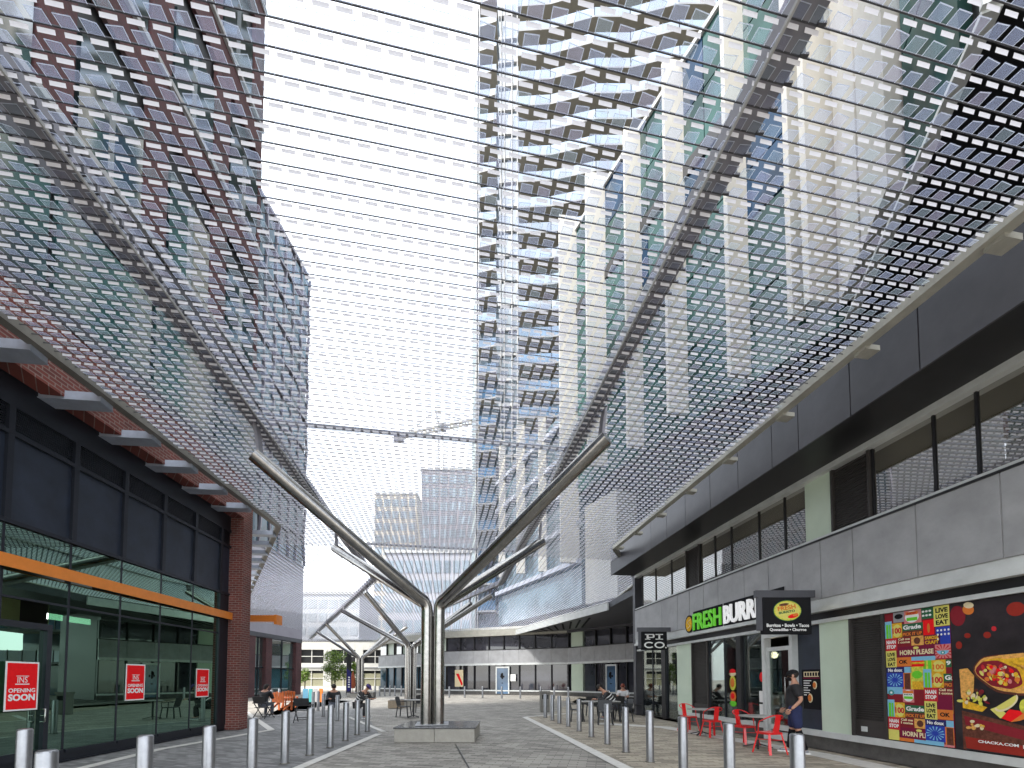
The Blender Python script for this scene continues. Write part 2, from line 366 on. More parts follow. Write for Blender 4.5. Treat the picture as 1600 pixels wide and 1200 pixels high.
near_p, far_p = clip(PLN, fold, -nf), clip(PLN, fold, nf)
def spans(poly, p, d):
    n = Vector((-d.y, d.x, 0)); ts = []
    for i, a in enumerate(poly):
        b = poly[(i+1) % len(poly)]; da, db = (a-p).dot(n), (b-p).dot(n)
        if da*db < 0: ts.append((a+(b-a)*(da/(da-db))-p).dot(d))
    ts.sort(); return list(zip(ts[::2], ts[1::2]))
cables, tiles = [], []
def netfield(poly, d, step, pitch, w, k0, k1, o, fancy):
    v = Vector((-d.y, d.x, 0))
    if v.y < 0 and fancy: v = -v
    for k in range(k0, k1):
        p = o+v*(k*step)
        for a, b in spans(poly, p, d):
            c = MB(); q0, q1 = p+d*a, p+d*b; r = .0052 if fancy else .009
            c.beam(q0, q1, 2*r, 2*r); cables.append((q0.y+q1.y, c))
            n0 = math.ceil((a+.12)/pitch); n1 = math.floor((b-.12)/pitch)
            for j in range(n0, n1+1):
                cpt = p+d*(j*pitch+random.uniform(-.006, .006)); 
                t = MB(); h = w/2; tw = random.uniform(-.012, .012); dr = random.uniform(.0, .012)
                A = cpt-v*(step*.60); B = cpt-v*(step*.06)
                t.poly([A-d*h+UP*(-.018-tw-dr), A+d*h+UP*(-.018+tw-dr), B+d*h-UP*.012, B-d*h-UP*.012], random.choice((0, 0, 3, 4)))
                C = cpt+v*(step*.09)
                lh = .031 if fancy else .034
                t.poly([C-d*h-UP*.012, C+d*h-UP*.012, C+d*h-UP*(.012+lh)+v*.012, C-d*h-UP*(.012+lh)+v*.012], 1)
                if fancy and cpt.y < 15:
                    e = .006; z = UP*.004
                    A0, A1, B1, B0 = A-d*h+UP*(-.018-tw-dr), A+d*h+UP*(-.018+tw-dr), B+d*h-UP*.012, B-d*h-UP*.012
                    for s_, e_, n_ in ((A0, A1, v), (A1, B1, -d), (B0, A0, d)):
                        t.poly([s_-z, e_-z, e_+n_*e-z, s_+n_*e-z], 2)
                tiles.append((cpt.length_squared if True else 0, t))
netfield(near_p, cd, .1755, .184, .128, -200, 400, Vector((0, 3.2, NZ)), True)
netfield(far_p, Vector((-.1426, 1, 0)).normalized(), .22, .19, .13, -400, 400, Vector((0, 20, NZ)), False)
cables.sort(key=lambda t: t[0]); cables = [c for _, c in cables]
many('net_cable', m_cable, net, cables)
def tkey(t):
    v = Vector(t[1].v[0]); f = math.cos(PITCH)*v.y+math.sin(PITCH)*(v.z-CH); 
    px = CX+F*v.x/f; py = CY-F*(-math.sin(PITCH)*v.y+math.cos(PITCH)*(v.z-CH))/f
    return t[0]+(0 if (30 < px < 1570 and py > 12) else 1e6)
tiles.sort(key=tkey)
many('glass_tile', [m_pane, m_lip, m_rim, m_pane2, m_pane3], net, [t for _, t in tiles])
# longitudinal beams carried by the steel trees
def bpt(px, py): return H(px, py, 6.98)
bl1, bl2 = H(585, 903, 6.9), H(485, 997, 6.9); br1, br2 = H(783, 910, 6.9), H(660, 963, 6.9)
bl0 = Vector((-4.0-.0, .3, 6.9)); bl0.x = bl1.x+.1426*(bl1.y-.3); br0 = Vector((0, .3, 6.9)); br0.x = br1.x+.1426*(br1.y-.3)
for pts in ((bl0, bl1, bl2), (br0, br1, br2)):
    b = MB()
    for i in range(2):
        b.beam(pts[i], pts[i+1], .26, .2)
    bm_ = b.build('longitudinal_beam', m_beam, net); b = MB(); sg_ = 1 if pts[0].x < 0 else -1
    for i in range(2):
        d_ = (pts[i+1]-pts[i]).normalized(); o_ = Vector((d_.y, -d_.x, 0))*sg_*.142-UP*.135; b.beam(pts[i]+o_, pts[i+1]+o_, .02, .035)
    b.build('edge_flange', m_white, bm_)
b = MB()
hooks = []
for p0, p1, sgn in ((bl0, bl1, 1), (br0, br1, 1)):
    d = (p1-p0).normalized(); n = int((p1-p0).length/.1755)
    for i in range(n):
        c = p0+d*(i*.1755); h = MB(); h.beam(c+Vector((.15, 0, -.02)), c+Vector((.15, 0, -.12)), .022, .02, up=(0, 1, 0)); h.beam(c+Vector((.12, 0, -.11)), c+Vector((.19, 0, -.11)), .022, .022); hooks.append((c.y, h))
hooks.sort(key=lambda t: t[0]); many('cable_clamp', m_cable, net, [h for _, h in hooks if True][::1])
# cross struts
def lx(y): return bl0.x-.1426*(y-.3)
def rx(y): return br0.x-.1426*(y-.3)
for y0 in (8.9, fold.y-.0):
    b = MB(); a = Vector((lx(y0), y0, 6.98)); q = Vector((rx(y0+1.1), y0+1.15, 6.98)); b.tube([a, q], .05, 8); b.build('cross_strut', m_beam, net)
# edge channels
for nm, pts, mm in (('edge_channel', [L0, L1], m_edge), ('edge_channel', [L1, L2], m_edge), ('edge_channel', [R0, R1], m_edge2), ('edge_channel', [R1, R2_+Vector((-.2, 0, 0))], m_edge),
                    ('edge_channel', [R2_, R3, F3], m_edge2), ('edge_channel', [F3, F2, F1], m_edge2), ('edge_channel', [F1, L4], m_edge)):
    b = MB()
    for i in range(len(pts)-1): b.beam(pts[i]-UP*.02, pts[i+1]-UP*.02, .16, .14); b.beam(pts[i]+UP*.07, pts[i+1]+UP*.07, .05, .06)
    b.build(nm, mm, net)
# galvanised brackets from the left wall and its return to the edge channel
brs = []
for k in range(-3, 8):
    y = 6.55+k*1.235
    xo = L0.x+(L1.x-L0.x)*(y+.15-L0.y)/(L1.y-L0.y)
    b = MB(); p = Vector((xo-1.05, y-.1, 6.66)); q = Vector((xo-.04, y+.08, 6.7))
    if y < 13.9: b.beam(p, q, .30, .15); b.beam(p-UP*.085, q-UP*.085, .34, .012); brs.append(b)
for k in range(9):
    y = 15.2+k*1.15; t = (y-L1.y)/(L2.y-L1.y); xo = L1.x+(L2.x-L1.x)*t
    b = MB(); b.beam((xo-3.0, y-.5, 6.66), (xo-.03, y, 6.7), .30, .15); brs.append(b)
for b in brs: b.build('bracket', m_galv, net)
rb = []
for k in range(9):
    y = 3.2+k*1.7; t = (y-R0.y)/(R1.y-R0.y); xo = R0.x+(R1.x-R0.x)*t
    b = MB(); b.beam((xo, y, 6.70), (xo+.26, y+.04, 6.70), .2, .08); rb.append(b)
for b in rb: b.build('bracket', m_edge2, net)

# ================================================================== STEEL TREES
def steel_tree(c, dirv, label, base_z=.38, split=3.55, tz=6.15, half=3.15, lat=3.52, tips=None):
    t = thing('steel_tree_column', label, 'column', (c[0], c[1], base_z), group='branching steel columns under the glass net')
    d = Vector((dirv[0], dirv[1], 0)).normalized(); l = Vector((d.y, -d.x, 0)); C0 = Vector((c[0], c[1], 0))
    k = 0
    for sl in (-1, 1):
        for sd_ in (-1, 1):
            b0 = C0+l*sl*.158+d*sd_*.158
            tip = tips[k] if tips else C0+d*sd_*half+l*sl*lat+UP*tz
            p1 = b0+UP*(split-.2); p2 = b0+UP*split; out = (tip-p2).normalized()
            pts = [b0+UP*base_z, b0+UP*1.5, p1]
            for i in range(1, 8):
                s_ = i/8; pts.append(p1*(1-s_)**2+(p2+UP*.08)*2*s_*(1-s_)+(p2+out*.3)*s_**2)
            pts += [p2+out*.31, p2+(tip-p2)*.5, tip+out*.05]
            b = MB(); b.tube(pts, .148, 24); arm = b.build('trunk_tube', m_steel, t)
            e = MB(); e.tube([tip+out*.05, tip+out*.06],   .134, 16); e.build('end_cap', m_bollard, arm)
            br = MB(); top = Vector((tip.x, tip.y, 6.82))
            br.beam(tip-out*.12, top-out*.12*0+Vector((0, 0, 0)), .05, .24, up=d); br.build('hanger_plate', m_beam, t)
            k += 1
    b = MB(); b.beam(C0+UP*base_z, C0+UP*(split-.3), .12, .12, up=d); b.build('core_post', m_edge, t)
    b = MB(); b.prism([(C0+l*x+d*y)[:2] for x, y in ((-.42, -.42), (.42, -.42), (.42, .42), (-.42, .42))], base_z, base_z+.02); b.build('base_plate', m_bollard, t)
    return t
def plinth(c, dirv, w, dp, label, h=.36):
    d = Vector((dirv[0], dirv[1], 0)).normalized(); l = Vector((d.y, -d.x, 0)); C0 = Vector((c[0], c[1], 0))
    t = thing('stone_plinth', label, 'plinth', (c[0], c[1], 0), group='stone seats round the steel columns')
    def q(x, y): return (C0+l*x+d*y)[:2]
    for x0, x1 in ((-w/2, -.004), (.004, w/2)):
        b = MB(); b.prism([q(x0, -dp/2), q(x1, -dp/2), q(x1, dp/2), q(x0, dp/2)], -.01, h-.03); b.build('stone_block', m_stone, t, .008)
    b = MB(); b.prism([q(-w/2-.02, -dp/2-.02), q(w/2+.02, -dp/2-.02), q(w/2+.02, dp/2+.02), q(-w/2-.02, dp/2+.02)], h-.03, h+.005); b.build('granite_top', m_granite, t, .006)
T1 = (-2.11, 11.6)
steel_tree(T1, (-.1426, 1), 'nearest and largest branching steel column, rising from the stone plinth mid street',
           tips=[Vector((-5.28, 8.77, 6.15)), Vector((-6.2, 15.1, 6.15)), Vector((1.8, 8.25, 6.2)), Vector((.98, 14.4, 6.15))])
plinth((-1.93, 11.75), (0, 1), 2.0, 1.75, 'pale stone plinth with polished dark top under the nearest steel column')
v = H(642, 1008, 3.6); T2 = (v.x, v.y); d2 = (bl2-bl1)
steel_tree(T2, d2, 'second branching steel column, half hidden behind the nearest one',
           tips=[H(572, 927, 6.4), H(536, 955, 6.4), H(767, 931, 6.4), H(735, 943, 6.4)])
plinth(T2, d2, 1.9, 1.7, 'stone plinth under the second steel column, behind the small black table')
v = H(563, 1027, 3.6); T3 = (v.x, v.y)
steel_tree(T3, d2, 'farthest branching steel column, in front of the leafy tree',
           tips=[H(510, 975, 6.45), H(496, 988, 6.45), H(635, 980, 6.45), H(612, 985, 6.45)])
plinth(T3, d2, 1.9, 1.7, 'stone plinth under the farthest steel column')
# ================================================================== LEFT: BRICK STOREFRONT WITH TOWER OVER IT
Lb = thing('brick_storefront_building', 'two storey storefront with dark glass, orange band and red brick column on the left', 'building', (-8.6, 8, 0))
GE = 13.58                                                   # glass ends at the brick column
bays = [FL.s(px) for px in (104, 184, 248, 298, 340)]
st = (bays[-1]-bays[0])/4
ml = [bays[0]+st*k for k in range(-6, 5)]
b = MB(); b.fbox(FL, .8, GE, -.22, -.02, .02, .17); b.fbox(FL, .8, GE, -.22, .02, 0, .02); b.build('kerb', m_navyf, Lb)
# interior shell behind the storefront glass
b = MB(); b.fbox(FL, .8, GE, -6.2, -6.0, 0, 4.1); b.build('back_wall', M('olive_interior_wall', (.30, .34, .15), .8, 0, .15, 1.2), Lb)
b = MB(); b.fbox(FL, .8, GE, -6.0, -.25, 3.95, 4.1); b.build('ceiling', m_black, Lb)
b = MB(); b.fbox(FL, .8, GE, -6.0, -.25, 0.0, .03); b.build('shop_floor', m_plinth, Lb)
b = MB(); b.fbox(FL, GE-.12, GE+.1, -6.0, -.25, 0, 4.1); b.build('side_wall', m_black, Lb)
for a in (FL.s(165, -1.5), FL.s(228, -1.5), FL.s(282, -1.2), 3.2):
    b = MB(); b.fbox(FL, a, a+.5, -1.9, -1.4, 0.03, 3.95); b.build('inner_column', m_black, Lb)
for a in (12.2,):
    b = MB(); b.fbox(FL, a-.9, a+.5, -3.2, -3.14, 3.1, 3.25); b.build('fill_bar', M('fill_glow', (.9, 1, .95), .4, 0, 0, emit=1.6), Lb)  # glowing bar added to brighten the dark shop interior
door0, door1 = 4.6, FL.s(74)
# glazing units
for i, a in enumerate(ml[:-1]):
    a1 = ml[i+1]
    if a1 <= .8: continue
    fr_ = MB(); fr_.fbox(FL, a-.022, a+.022, -.09, -.012, .17, 4.17)
    fr_.fbox(FL, a+.022, a1-.022, -.06, -.01, 2.93, 2.97); fr_.fbox(FL, a+.022, a1-.022, -.08, .03, .17, .23)
    f = fr_.build('window_frame', m_navyf, Lb)
    if a1 > door1:
        p = MB(); p.fbox(FL, max(a+.022, door1), a1-.022, -.03, -.018, .23, 2.93); p.build('pane', m_glassL, f)
    p = MB(); p.fbox(FL, a+.022, a1-.022, -.03, -.018, 2.97, 3.40); p.fbox(FL, a+.022, a1-.022, -.03, -.018, 3.66, 4.15); p.build('transom_pane', m_glassL, f)
a = ml[-1]; fr_ = MB(); fr_.fbox(FL, a-.022, a+.022, -.09, .03, .17, 4.17); fr_.fbox(FL, a+.022, GE, -.09, .0, .17, 4.17); f = fr_.build('side_panel', m_navyf, Lb)
# door, standing slightly proud
dr = MB(); dr.fbox(FL, door1-.09, door1, -.05, .06, .17, 2.55); dr.fbox(FL, door0, door0+.09, -.05, .06, .17, 2.55); dr.fbox(FL, door0+.09, door1-.09, -.05, .06, 2.44, 2.55); dr.fbox(FL, door0+.09, door1-.09, -.05, .05, .17, .30)
md = (door0+door1)/2; dr.fbox(FL, md-.05, md+.05, -.05, .05, .30, 2.44)
dr = dr.build('entrance_door', m_navyf, Lb)
p = MB(); p.fbox(FL, door0+.09, md-.05, -.02, -.008, .3, 2.44); p.build('pane', m_glassL, dr)
p = MB(); p.fbox(FL, md+.05, door1-.09, -.02, -.008, .3, 2.44); p.build('pane', m_glassL, dr)
hd = MB()
ha = FL.s(62); hd.tube([FL.P(ha, .05, 1.02), FL.P(ha, .13, 1.02), FL.P(ha, .13, .80), FL.P(ha, .05, .80)], .016, 8); hd.tube([FL.P(ha, .05, .91), FL.P(ha, .13, .91)], .014, 8)
hd.build('handle', m_steel, dr)
# dark metal panels over the glass
for i, a in enumerate(ml[:-1]+[ml[-1]]):
    a1 = ml[i+1] if i+1 < len(ml) else GE
    if a1 <= .8: continue
    p = MB(); p.fbox(FL, a+.05, a1-.05, -.05, -.02, 4.24, 5.66); p.build('wall_panel', m_navy, Lb)
    p = MB()
    for k in range(11): p.fbox(FL, a+.05, a1-.05, -.06, -.015, 5.76+k*.041, 5.78+k*.041)
    p.fbox(FL, a+.05, a1-.05, -.1, -.06, 5.73, 6.2); p.build('louvre', m_navyf, Lb)
    p = MB(); p.fbox(FL, a-.05, a+.05, -.08, .035, 4.24, 6.15); p.build('mullion', m_navyf, Lb)
b = MB(); b.fbox(FL, .8, GE, -.08, .03, 4.17, 4.24); b.fbox(FL, .8, GE, -.08, .036, 5.66, 5.73); b.fbox(FL, .8, GE, -.08, .03, 6.15, 6.24); b.fbox(FL, .8, GE, -.08, .0, 6.24, 6.7); b.build('top_rail', m_navyf, Lb)
b = MB(); b.fbox(FL, .8, FL.s(368, .3), -.02, .10, 3.45, 3.60); b.fbox(FL, .8, FL.s(368, .13)+.003, .105, .13, 3.41, 3.63); b.build('orange_canopy_band', m_orange, Lb)
b = MB(); b.fbox(FB, GE-.03, 14.05, -.9, 0, 0, 6.64); b.build('brick_column', m_brick, Lb)
b = MB(); b.fbox(FB, .8, 14.05, -.36, 0, 6.64, 7.9); b.build('brick_lintel', m_brick, Lb)
b = MB(); b.fbox(FB, GE+.2, 14.0, -9, -.95, 0, 7.9); b.build('return_wall', m_brickfar, Lb)
b = MB(); b.box(-10.2, -8.75, 16.1, 16.35, 3.72, 3.95); b.box(-8.8, -8.7, 16.0, 16.4, 3.6, 3.95); tag(b.build('canopy_beam', m_orange), 'orange beam end sticking out past the brick column', 'beam')
# red posters on the glass
for (x0, x1, lab) in ((1, 54, 'large red opening soon poster on the glass door at the left edge'), (197, 227, 'red opening soon poster on the middle pane of the left storefront'), (307, 327, 'red opening soon poster nearest the brick column')):
    s0, s1 = FL.s(x0), FL.s(x1); yy = {1: (1034, 1110), 197: (1038, 1094), 307: (1045, 1089)}[x0]
    zc = 1.55-(sum(yy)/2-1062)/680*((s0+s1)/2); w = s1-s0; h = (yy[1]-yy[0])/680*(s0+s1)/2; n = .075 if x0 == 1 else .0
    t = thing('poster', lab, 'poster', FL.P((s0+s1)/2, n, zc-h/2), group='opening soon posters')
    b = MB(); b.fbox(FL, s0, s1, n-.004, n, zc-h/2, zc+h/2); b.build('sheet', K['white'], t)
    e = w*.05; b = MB(); b.fbox(FL, s0+e, s1-e, n, n+.002, zc-h/2+e, zc+h/2-e); b.build('red_field', K['red'], t)
    def L(body, z0, hh, fw, nm='lettering', bold=.02, m=K['white']):
        b = text_mb(body, FL.P((s0+s1)/2-w*fw/2, n+.003, zc+z0*h), FL.d3, UP, w*fw, hh*h, bold, .001); return b
    tx = L('OPENING', -.13, .085, .8); merge(tx, L('SOON', -.30, .14, .8, bold=.045)); tx.build('lettering', K['white'], t)
    lg = L('INS', .07, .12, .30, bold=.0); lg.fbox(FL, (s0+s1)/2-w*.19, (s0+s1)/2+w*.19, n+.003, n+.004, zc+.2*h, zc+.212*h); lg.fbox(FL, (s0+s1)/2-w*.21, (s0+s1)/2+w*.21, n+.003, n+.004, zc+.03*h, zc+.05*h)
    lg.build('emblem', K['white'], t)

# tower on the brick corner
Tw = thing('brick_and_glass_tower', 'tall tower of teal windows and plum brick bands above the left storefront', 'tower', (-9, 6, 7.9))
b = MB(); b.fbox(FB, -9, 14.0, -12, -.12, 7.9, 62); b.build('wall', m_black, Tw)
def zb(z0, z1, m, nm, n=.0, s0=-9, s1=14.0, dp=.12): bb = MB(); bb.fbox(FB, s0, s1, -dp, n, z0, z1); return bb.build(nm, m, Tw)
zb(7.9, 8.2, m_charcoal, 'ledge', .03)
for k in range(10):
    bb = MB(); bb.fbox(FB, -9+k*2.34, -9+k*2.34+2.2, -.1, -.02, 8.25, 10.2); bb.build('spandrel_glass', m_aqua, Tw)
zb(10.25, 11.35, M('grey_metal_band', (.11, .11, .125), .5, .2, .15, 2), 'metal_band', -.01)
fl = 0; wins = []
for z0 in [11.45+4.3*k for k in range(12)]:
    zb(z0, z0+.13, m_white, 'ledge', .08, dp=.05)
    zb(z0+3.25, z0+4.28, m_brickfar, 'brick_band', .0, dp=.1)
    for k in range(10):
        s0 = -9.2+k*2.34+(.5 if int(z0) % 2 else 0)
        wb = MB(); wb.fbox(FB, s0, min(s0+1.5, 14.0), -.1, -.03, z0+.15, z0+2.35); wb.fbox(FB, s0+.72, s0+.78, -.03, .03, z0+.15, z0+2.35)
        wins.append((s0, z0, wb))
        pb = MB(); pb.fbox(FB, s0+1.56, min(s0+2.2, 14.02), -.1, .01, z0+.15, z0+3.2)
        if s0+1.6 < 14: pb.build('brick_pier', m_brickfar, Tw)
wins.sort(key=lambda w: w[1]); many('window', m_teal, Tw, [w[2] for w in wins if w[0] < 13.5])

# second tower beyond with a brick and glass shopfront below
F2r = Fr((-23.2, 28), (-22.3, 46), 1); L2n = F2r.L
T2w = thing('grid_front_tower', 'farther left tower with blue windows in a dark slanting grid', 'tower', (-24, 38, 0))
b = MB(); b.fbox(F2r, 0, L2n, -16, -.15, 5.8, 46.3); b.build('wall', m_black, T2w)
b = MB(); b.fbox(F2r, 0, L2n, -.15, .05, 5.8, 13.5); b.build('pale_cladding', M('pale_mauve_cladding', (.36, .34, .39), .5, 0, .08, 1), T2w)
ws = []
for i in range(10):
    for j in range(12):
        z0 = 13.8+i*3.2; s0 = .2+j*1.5
        bb = MB(); sh = .35*((i+j) % 3-1); q = [(s0+.1, z0), (s0+1.15, z0), (s0+1.15+sh*.3, z0+2.5), (s0+.1+sh*.3, z0+2.5)]
        bb.hexa([F2r.P(a, -.1, z) for a, z in q]+[F2r.P(a, -.05, z) for a, z in q]); ws.append(bb)
random.shuffle(ws); many('window', m_blueg, T2w, ws)
for i in range(11):
    bb = MB(); bb.fbox(F2r, 0, L2n, -.15, .12, 13.5+i*3.2, 13.72+i*3.2); bb.build('floor_band', M('mauve_band', (.2, .19, .23), .5, .1, .1, 2) if i == 0 else bpy.data.materials['mauve_band'], T2w)
for j in range(13):
    bb = MB(); j0 = j*1.5
    for i in range(10): z0 = 13.72+i*3.2; k = .3*((i+j) % 2*2-1); bb.hexa([F2r.P(a, n, z) for n in (-.15, .1) for a, z in ((j0-k/2, z0), (j0-k/2+.16, z0), (j0+k/2+.16, z0+2.98), (j0+k/2, z0+2.98))])
    bb.build('slanting_fin', bpy.data.materials['mauve_band'], T2w)
P2 = thing('brick_shopfront', 'low shopfront with plum brick columns and tall glass behind the orange seats', 'shop', (-23, 40, 0))
cw = [F2r.s(p) for p in (393, 419.5, 465.5)]
for c_ in cw: bb = MB(); bb.fbox(F2r, c_-.45, c_+.45 if c_ < L2n-1 else L2n, -.6, .02, 0, 5.4); bb.build('brick_column', m_brickfar, P2)
bb = MB(); bb.fbox(F2r, 0, L2n, -.6, .06, 5.4, 5.8); bb.build('fascia', m_charcoal, P2)
bb = MB(); bb.fbox(F2r, 0, L2n, -8, -7.8, 0, 5.4); bb.fbox(F2r, L2n-.2, L2n, -7.8, -.6, 0, 5.4); bb.build('inner_wall', m_navy, P2)
for i in range(2):
    for z0, z1 in ((.2, 2.6), (2.7, 5.35)):
        bb = MB(); bb.fbox(F2r, cw[i]+.5, cw[i+1]-.5, -.32, -.3, z0, z1); fbb = bb.build('pane', facadeglass('shopfront_glass', (.05, .12, .12), .3) if not bpy.data.materials.get('shopfront_glass') else bpy.data.materials['shopfront_glass'], P2)
    bb = MB(); m_ = (cw[i]+cw[i+1])/2; bb.fbox(F2r, m_-.04, m_+.04, -.34, -.22, .05, 5.4); bb.fbox(F2r, cw[i]+.45, cw[i+1]-.45, -.345, -.2, 2.6, 2.7); bb.build('window_frame', m_navyf, P2)

# ================================================================== RIGHT: TWO STOREY SHOP BUILDING
Rb = thing('shop_building', 'two storey shop building with grey panel band and ribbon windows on the right', 'building', (7.5, 8, 0))
FR = FR_; E0 = 1.2; E1 = FR.s(997)
def rp(nm, m, a0, a1, n0, n1, z0, z1, parent=None, bv=0):
    bb = MB(); bb.fbox(FR, min(a0, a1), max(a0, a1), n0, n1, z0, z1); return bb.build(nm, m, parent or Rb, bv)
rp('plinth', m_plinth, E0, FR.s(1060), -.3, -.03, 0, .29)
rp('sill', m_alu, E0, FR.s(1060), -.3, .03, .29, .42)
rp('roof_deck', m_black, E0, E1, -20, -.01, 6.4, 7.3)
rp('inner_wall', m_black, E0, E1, -7, -6.9, 0, 6.4)
rp('floor_slab', m_black, E0, E1, -6.9, -.1, 2.95, 4.6)
rp('shop_floor', m_plinth, E0, E1, -6.9, -.31, .0, .05)
rp('ground_lintel', m_black, E0, E1, -.2, .0, 2.88, 3.04)
rp('lintel_channel', m_alu, E0, E1, -.1, .16, 3.04, 3.14); rp('lintel_channel', m_alu, E0, E1, -.1, .10, 3.14, 3.32)
rp('head_channel', m_alu, E0, E1, -.1, .05, 2.80, 2.88)
js = [FR.s(p) for p in (1040, 1065, 1084, 1107, 1130, 1172, 1211, 1250, 1295, 1347, 1450, 1588)]+[FR.s(1588)-.8*k for k in (1, 2, 3, 4)]
js = [E1]+js+[E0]
for i in range(len(js)-1): rp('fascia_panel', m_grey, js[i]-.012, js[i+1]+.012, -.1, .12, 3.33, 4.60)
rp('panel_joint', m_joint, E0, E1, -.1, .10, 3.325, 4.60)
rp('cap_strip', m_black, E0, E1, -.1, .14, 4.60, 4.64); rp('cap_strip', m_alu, E0, E1, -.1, .10, 4.64, 4.70)
rp('window_head', m_alu, E0, E1, -.1, .12, 6.08, 6.2)
# upper window band
def upwin(x0, x1, mull):
    e = [FR.s(x0)]+[FR.s(m) for m in mull]+[FR.s(x1) if x1 else E0]
    for i in range(len(e)-1):
        f = rp('window_frame', m_black, e[i], e[i]-.035, -.12, -.02, 4.7, 6.08)
        bb = MB(); bb.fbox(FR, e[i+1], e[i]-.05, -.07, -.05, 4.7, 6.08); bb.build('pane', m_glassU, f)
def uppanel(x0, x1, m, nm, lou=False):
    a0, a1 = FR.s(x1), FR.s(x0)
    bb = MB(); bb.fbox(FR, a0, a1, -.12, -.01 if not lou else -.06, 4.7, 6.08)
    if lou:
        for k in range(26): bb.fbox(FR, a0+.05, a1-.05, -.06, -.02, 4.74+k*.051, 4.765+k*.051)
        bb.fbox(FR, a0, a0+.05, -.06, .03, 4.7, 6.08); bb.fbox(FR, a1-.05, a1, -.06, .03, 4.7, 6.08)
    bb.build(nm, m, Rb)
upwin(1004, 1075, (1025, 1050)); uppanel(1075, 1096, m_louv, 'louvre', True); upwin(1096, 1265, (1119, 1145, 1189, 1230))
uppanel(1265, 1308, m_green, 'glass_panel'); uppanel(1308, 1371, m_louv, 'louvre', True); upwin(1371, None, (1470, 1540, 1640, 1800, 2000))
# dark fascia and soffit
NF = 1.22
rp('soffit', m_black, E0, E1, .0, NF-.04, 6.2, 6.26)
fj = [E1, FR.s(1020, NF), FR.s(1045, NF), FR.s(1075, NF), FR.s(1115, NF), FR.s(1160, NF), FR.s(1215, NF), FR.s(1258, NF), FR.s(1343, NF), FR.s(1457, NF), FR.s(1640, NF), FR.s(1900, NF), E0]
for i in range(len(fj)-1): rp('dark_fascia_panel', m_charcoal, fj[i]-.01, fj[i+1]+.01, NF-.04, NF, 6.17, 7.5)
rp('fascia_backing', m_black, E0, E1, NF-.2, NF-.05, 6.262, 7.5)
# end wall of the block
bb = MB(); bb.fbox(FR, E1-.002, E1+.25, -18, .1, 0, 7.3); bb.build('end_wall', m_charcoal, Rb)
# ground floor infill: (kind, x0, x1)
GZ0, GZ1 = .42, 2.80
def gp(nm, m, x0, x1, n0=-.12, n1=-.02, z0=GZ0, z1=GZ1): return rp(nm, m, FR.s(x0), FR.s(x1), n0, n1, z0, z1)
def gwin(x0, x1, z0=GZ0, mullw=.035, m=None):
    f = rp('window_frame', m_navyf, FR.s(x0), FR.s(x0)-mullw, -.12, -.03, z0, GZ1)
    bb = MB(); bb.fbox(FR, FR.s(x1), FR.s(x0)-mullw, -.07, -.055, z0, GZ1); bb.build('pane', m or m_glassR, f); return f
def glouv(x0, x1):
    a0, a1 = FR.s(x1), FR.s(x0); bb = MB(); bb.fbox(FR, a0, a1, -.15, -.08, GZ0, GZ1)
    for k in range(44): bb.fbox(FR, a0+.05, a1-.05, -.08, -.035, .78+k*.045, .802+k*.045)
    bb.fbox(FR, a0, a0+.05, -.08, .02, GZ0, GZ1); bb.fbox(FR, a1-.05, a1, -.08, .02, GZ0, GZ1); bb.fbox(FR, a0+.05, a1-.05, -.08, -.03, GZ0, .76)
    o = bb.build('louvre', m_louv, Rb)
    return o
gwin(1003, 1018, .1); gwin(1018, 1034, .1); gp('dark_post', m_black, 1034, 1040, -.2, .02, 0.05, 2.8); gwin(1040, 1058, .1)
gp('glass_panel', m_green, 1058, 1081, -.1, .0); glouv(1081, 1106); gwin(1106, 1130); gwin(1130, 1153); gp('dark_post', m_black, 1153, 1160, -.2, .05); gwin(1160, 1193)
gp('dark_glass_panel', m_navy, 1243, 1282, -.2, -.08); gp('glass_panel', m_green, 1282, 1329, -.1, .0); glouv(1329, 1384)
gp('boarded_window', m_black, 1384, 2600, -.1, -.02)
# entrance door with pale frame
dd = MB(); a0, a1 = FR.s(1243), FR.s(1195)
for q0, q1, z0, z1 in ((a0, a0+.09, .02, 2.75), (a1-.09, a1, .02, 2.75), (a0+.09, a1-.09, 2.62, 2.75)): dd.fbox(FR, q0, q1, -.12, .08, z0, z1)
dd = dd.build('door_frame', m_alu, Rb)
dl = MB()
for q0, q1, z0, z1 in ((a0+.1, a0+.18, .05, 2.38), (a1-.18, a1-.1, .05, 2.38), (a0+.18, a1-.18, 2.28, 2.38), (a0+.18, a1-.18, .05, .25)): dl.fbox(FR, q0, q1, -.05, .03, z0, z1)
dl = dl.build('entrance_door', m_alu, Rb)
bb = MB(); bb.fbox(FR, a0+.18, a1-.18, -.02, -.005, .25, 2.28); bb.build('pane', m_glassR, dl)
bb = MB(); bb.tube([FR.P(a0+.24, .03, .9), FR.P(a0+.24, .09, .9), FR.P(a0+.24, .09, 1.6), FR.P(a0+.24, .03, 1.6)], .014, 8); bb.build('handle', m_steel, dl)
# warm interior of the food shop
bb = MB(); bb.fbox(FR, FR.s(1243), FR.s(1108), -4.0, -3.9, .05, 2.9); bb.build('back_wall', M('warm_interior', (.34, .27, .18), .8, 0, .2, 1.5), Rb)
for k in range(4):
    bb = MB(); a = FR.s(1235)+k*1.1; bb.ball(FR.P(a, -2.2, 2.35), .11, n=12); bb.build('pendant_lamp', M('lamp_globe', (1, .85, .6), .4, 0, 0, emit=3.5) if k == 0 else bpy.data.materials['lamp_globe'], Rb)
bb = MB(); bb.fbox(FR, FR.s(1232), FR.s(1125), -2.9, -2.3, .05, 1.05); bb.build('counter', m_white, Rb)
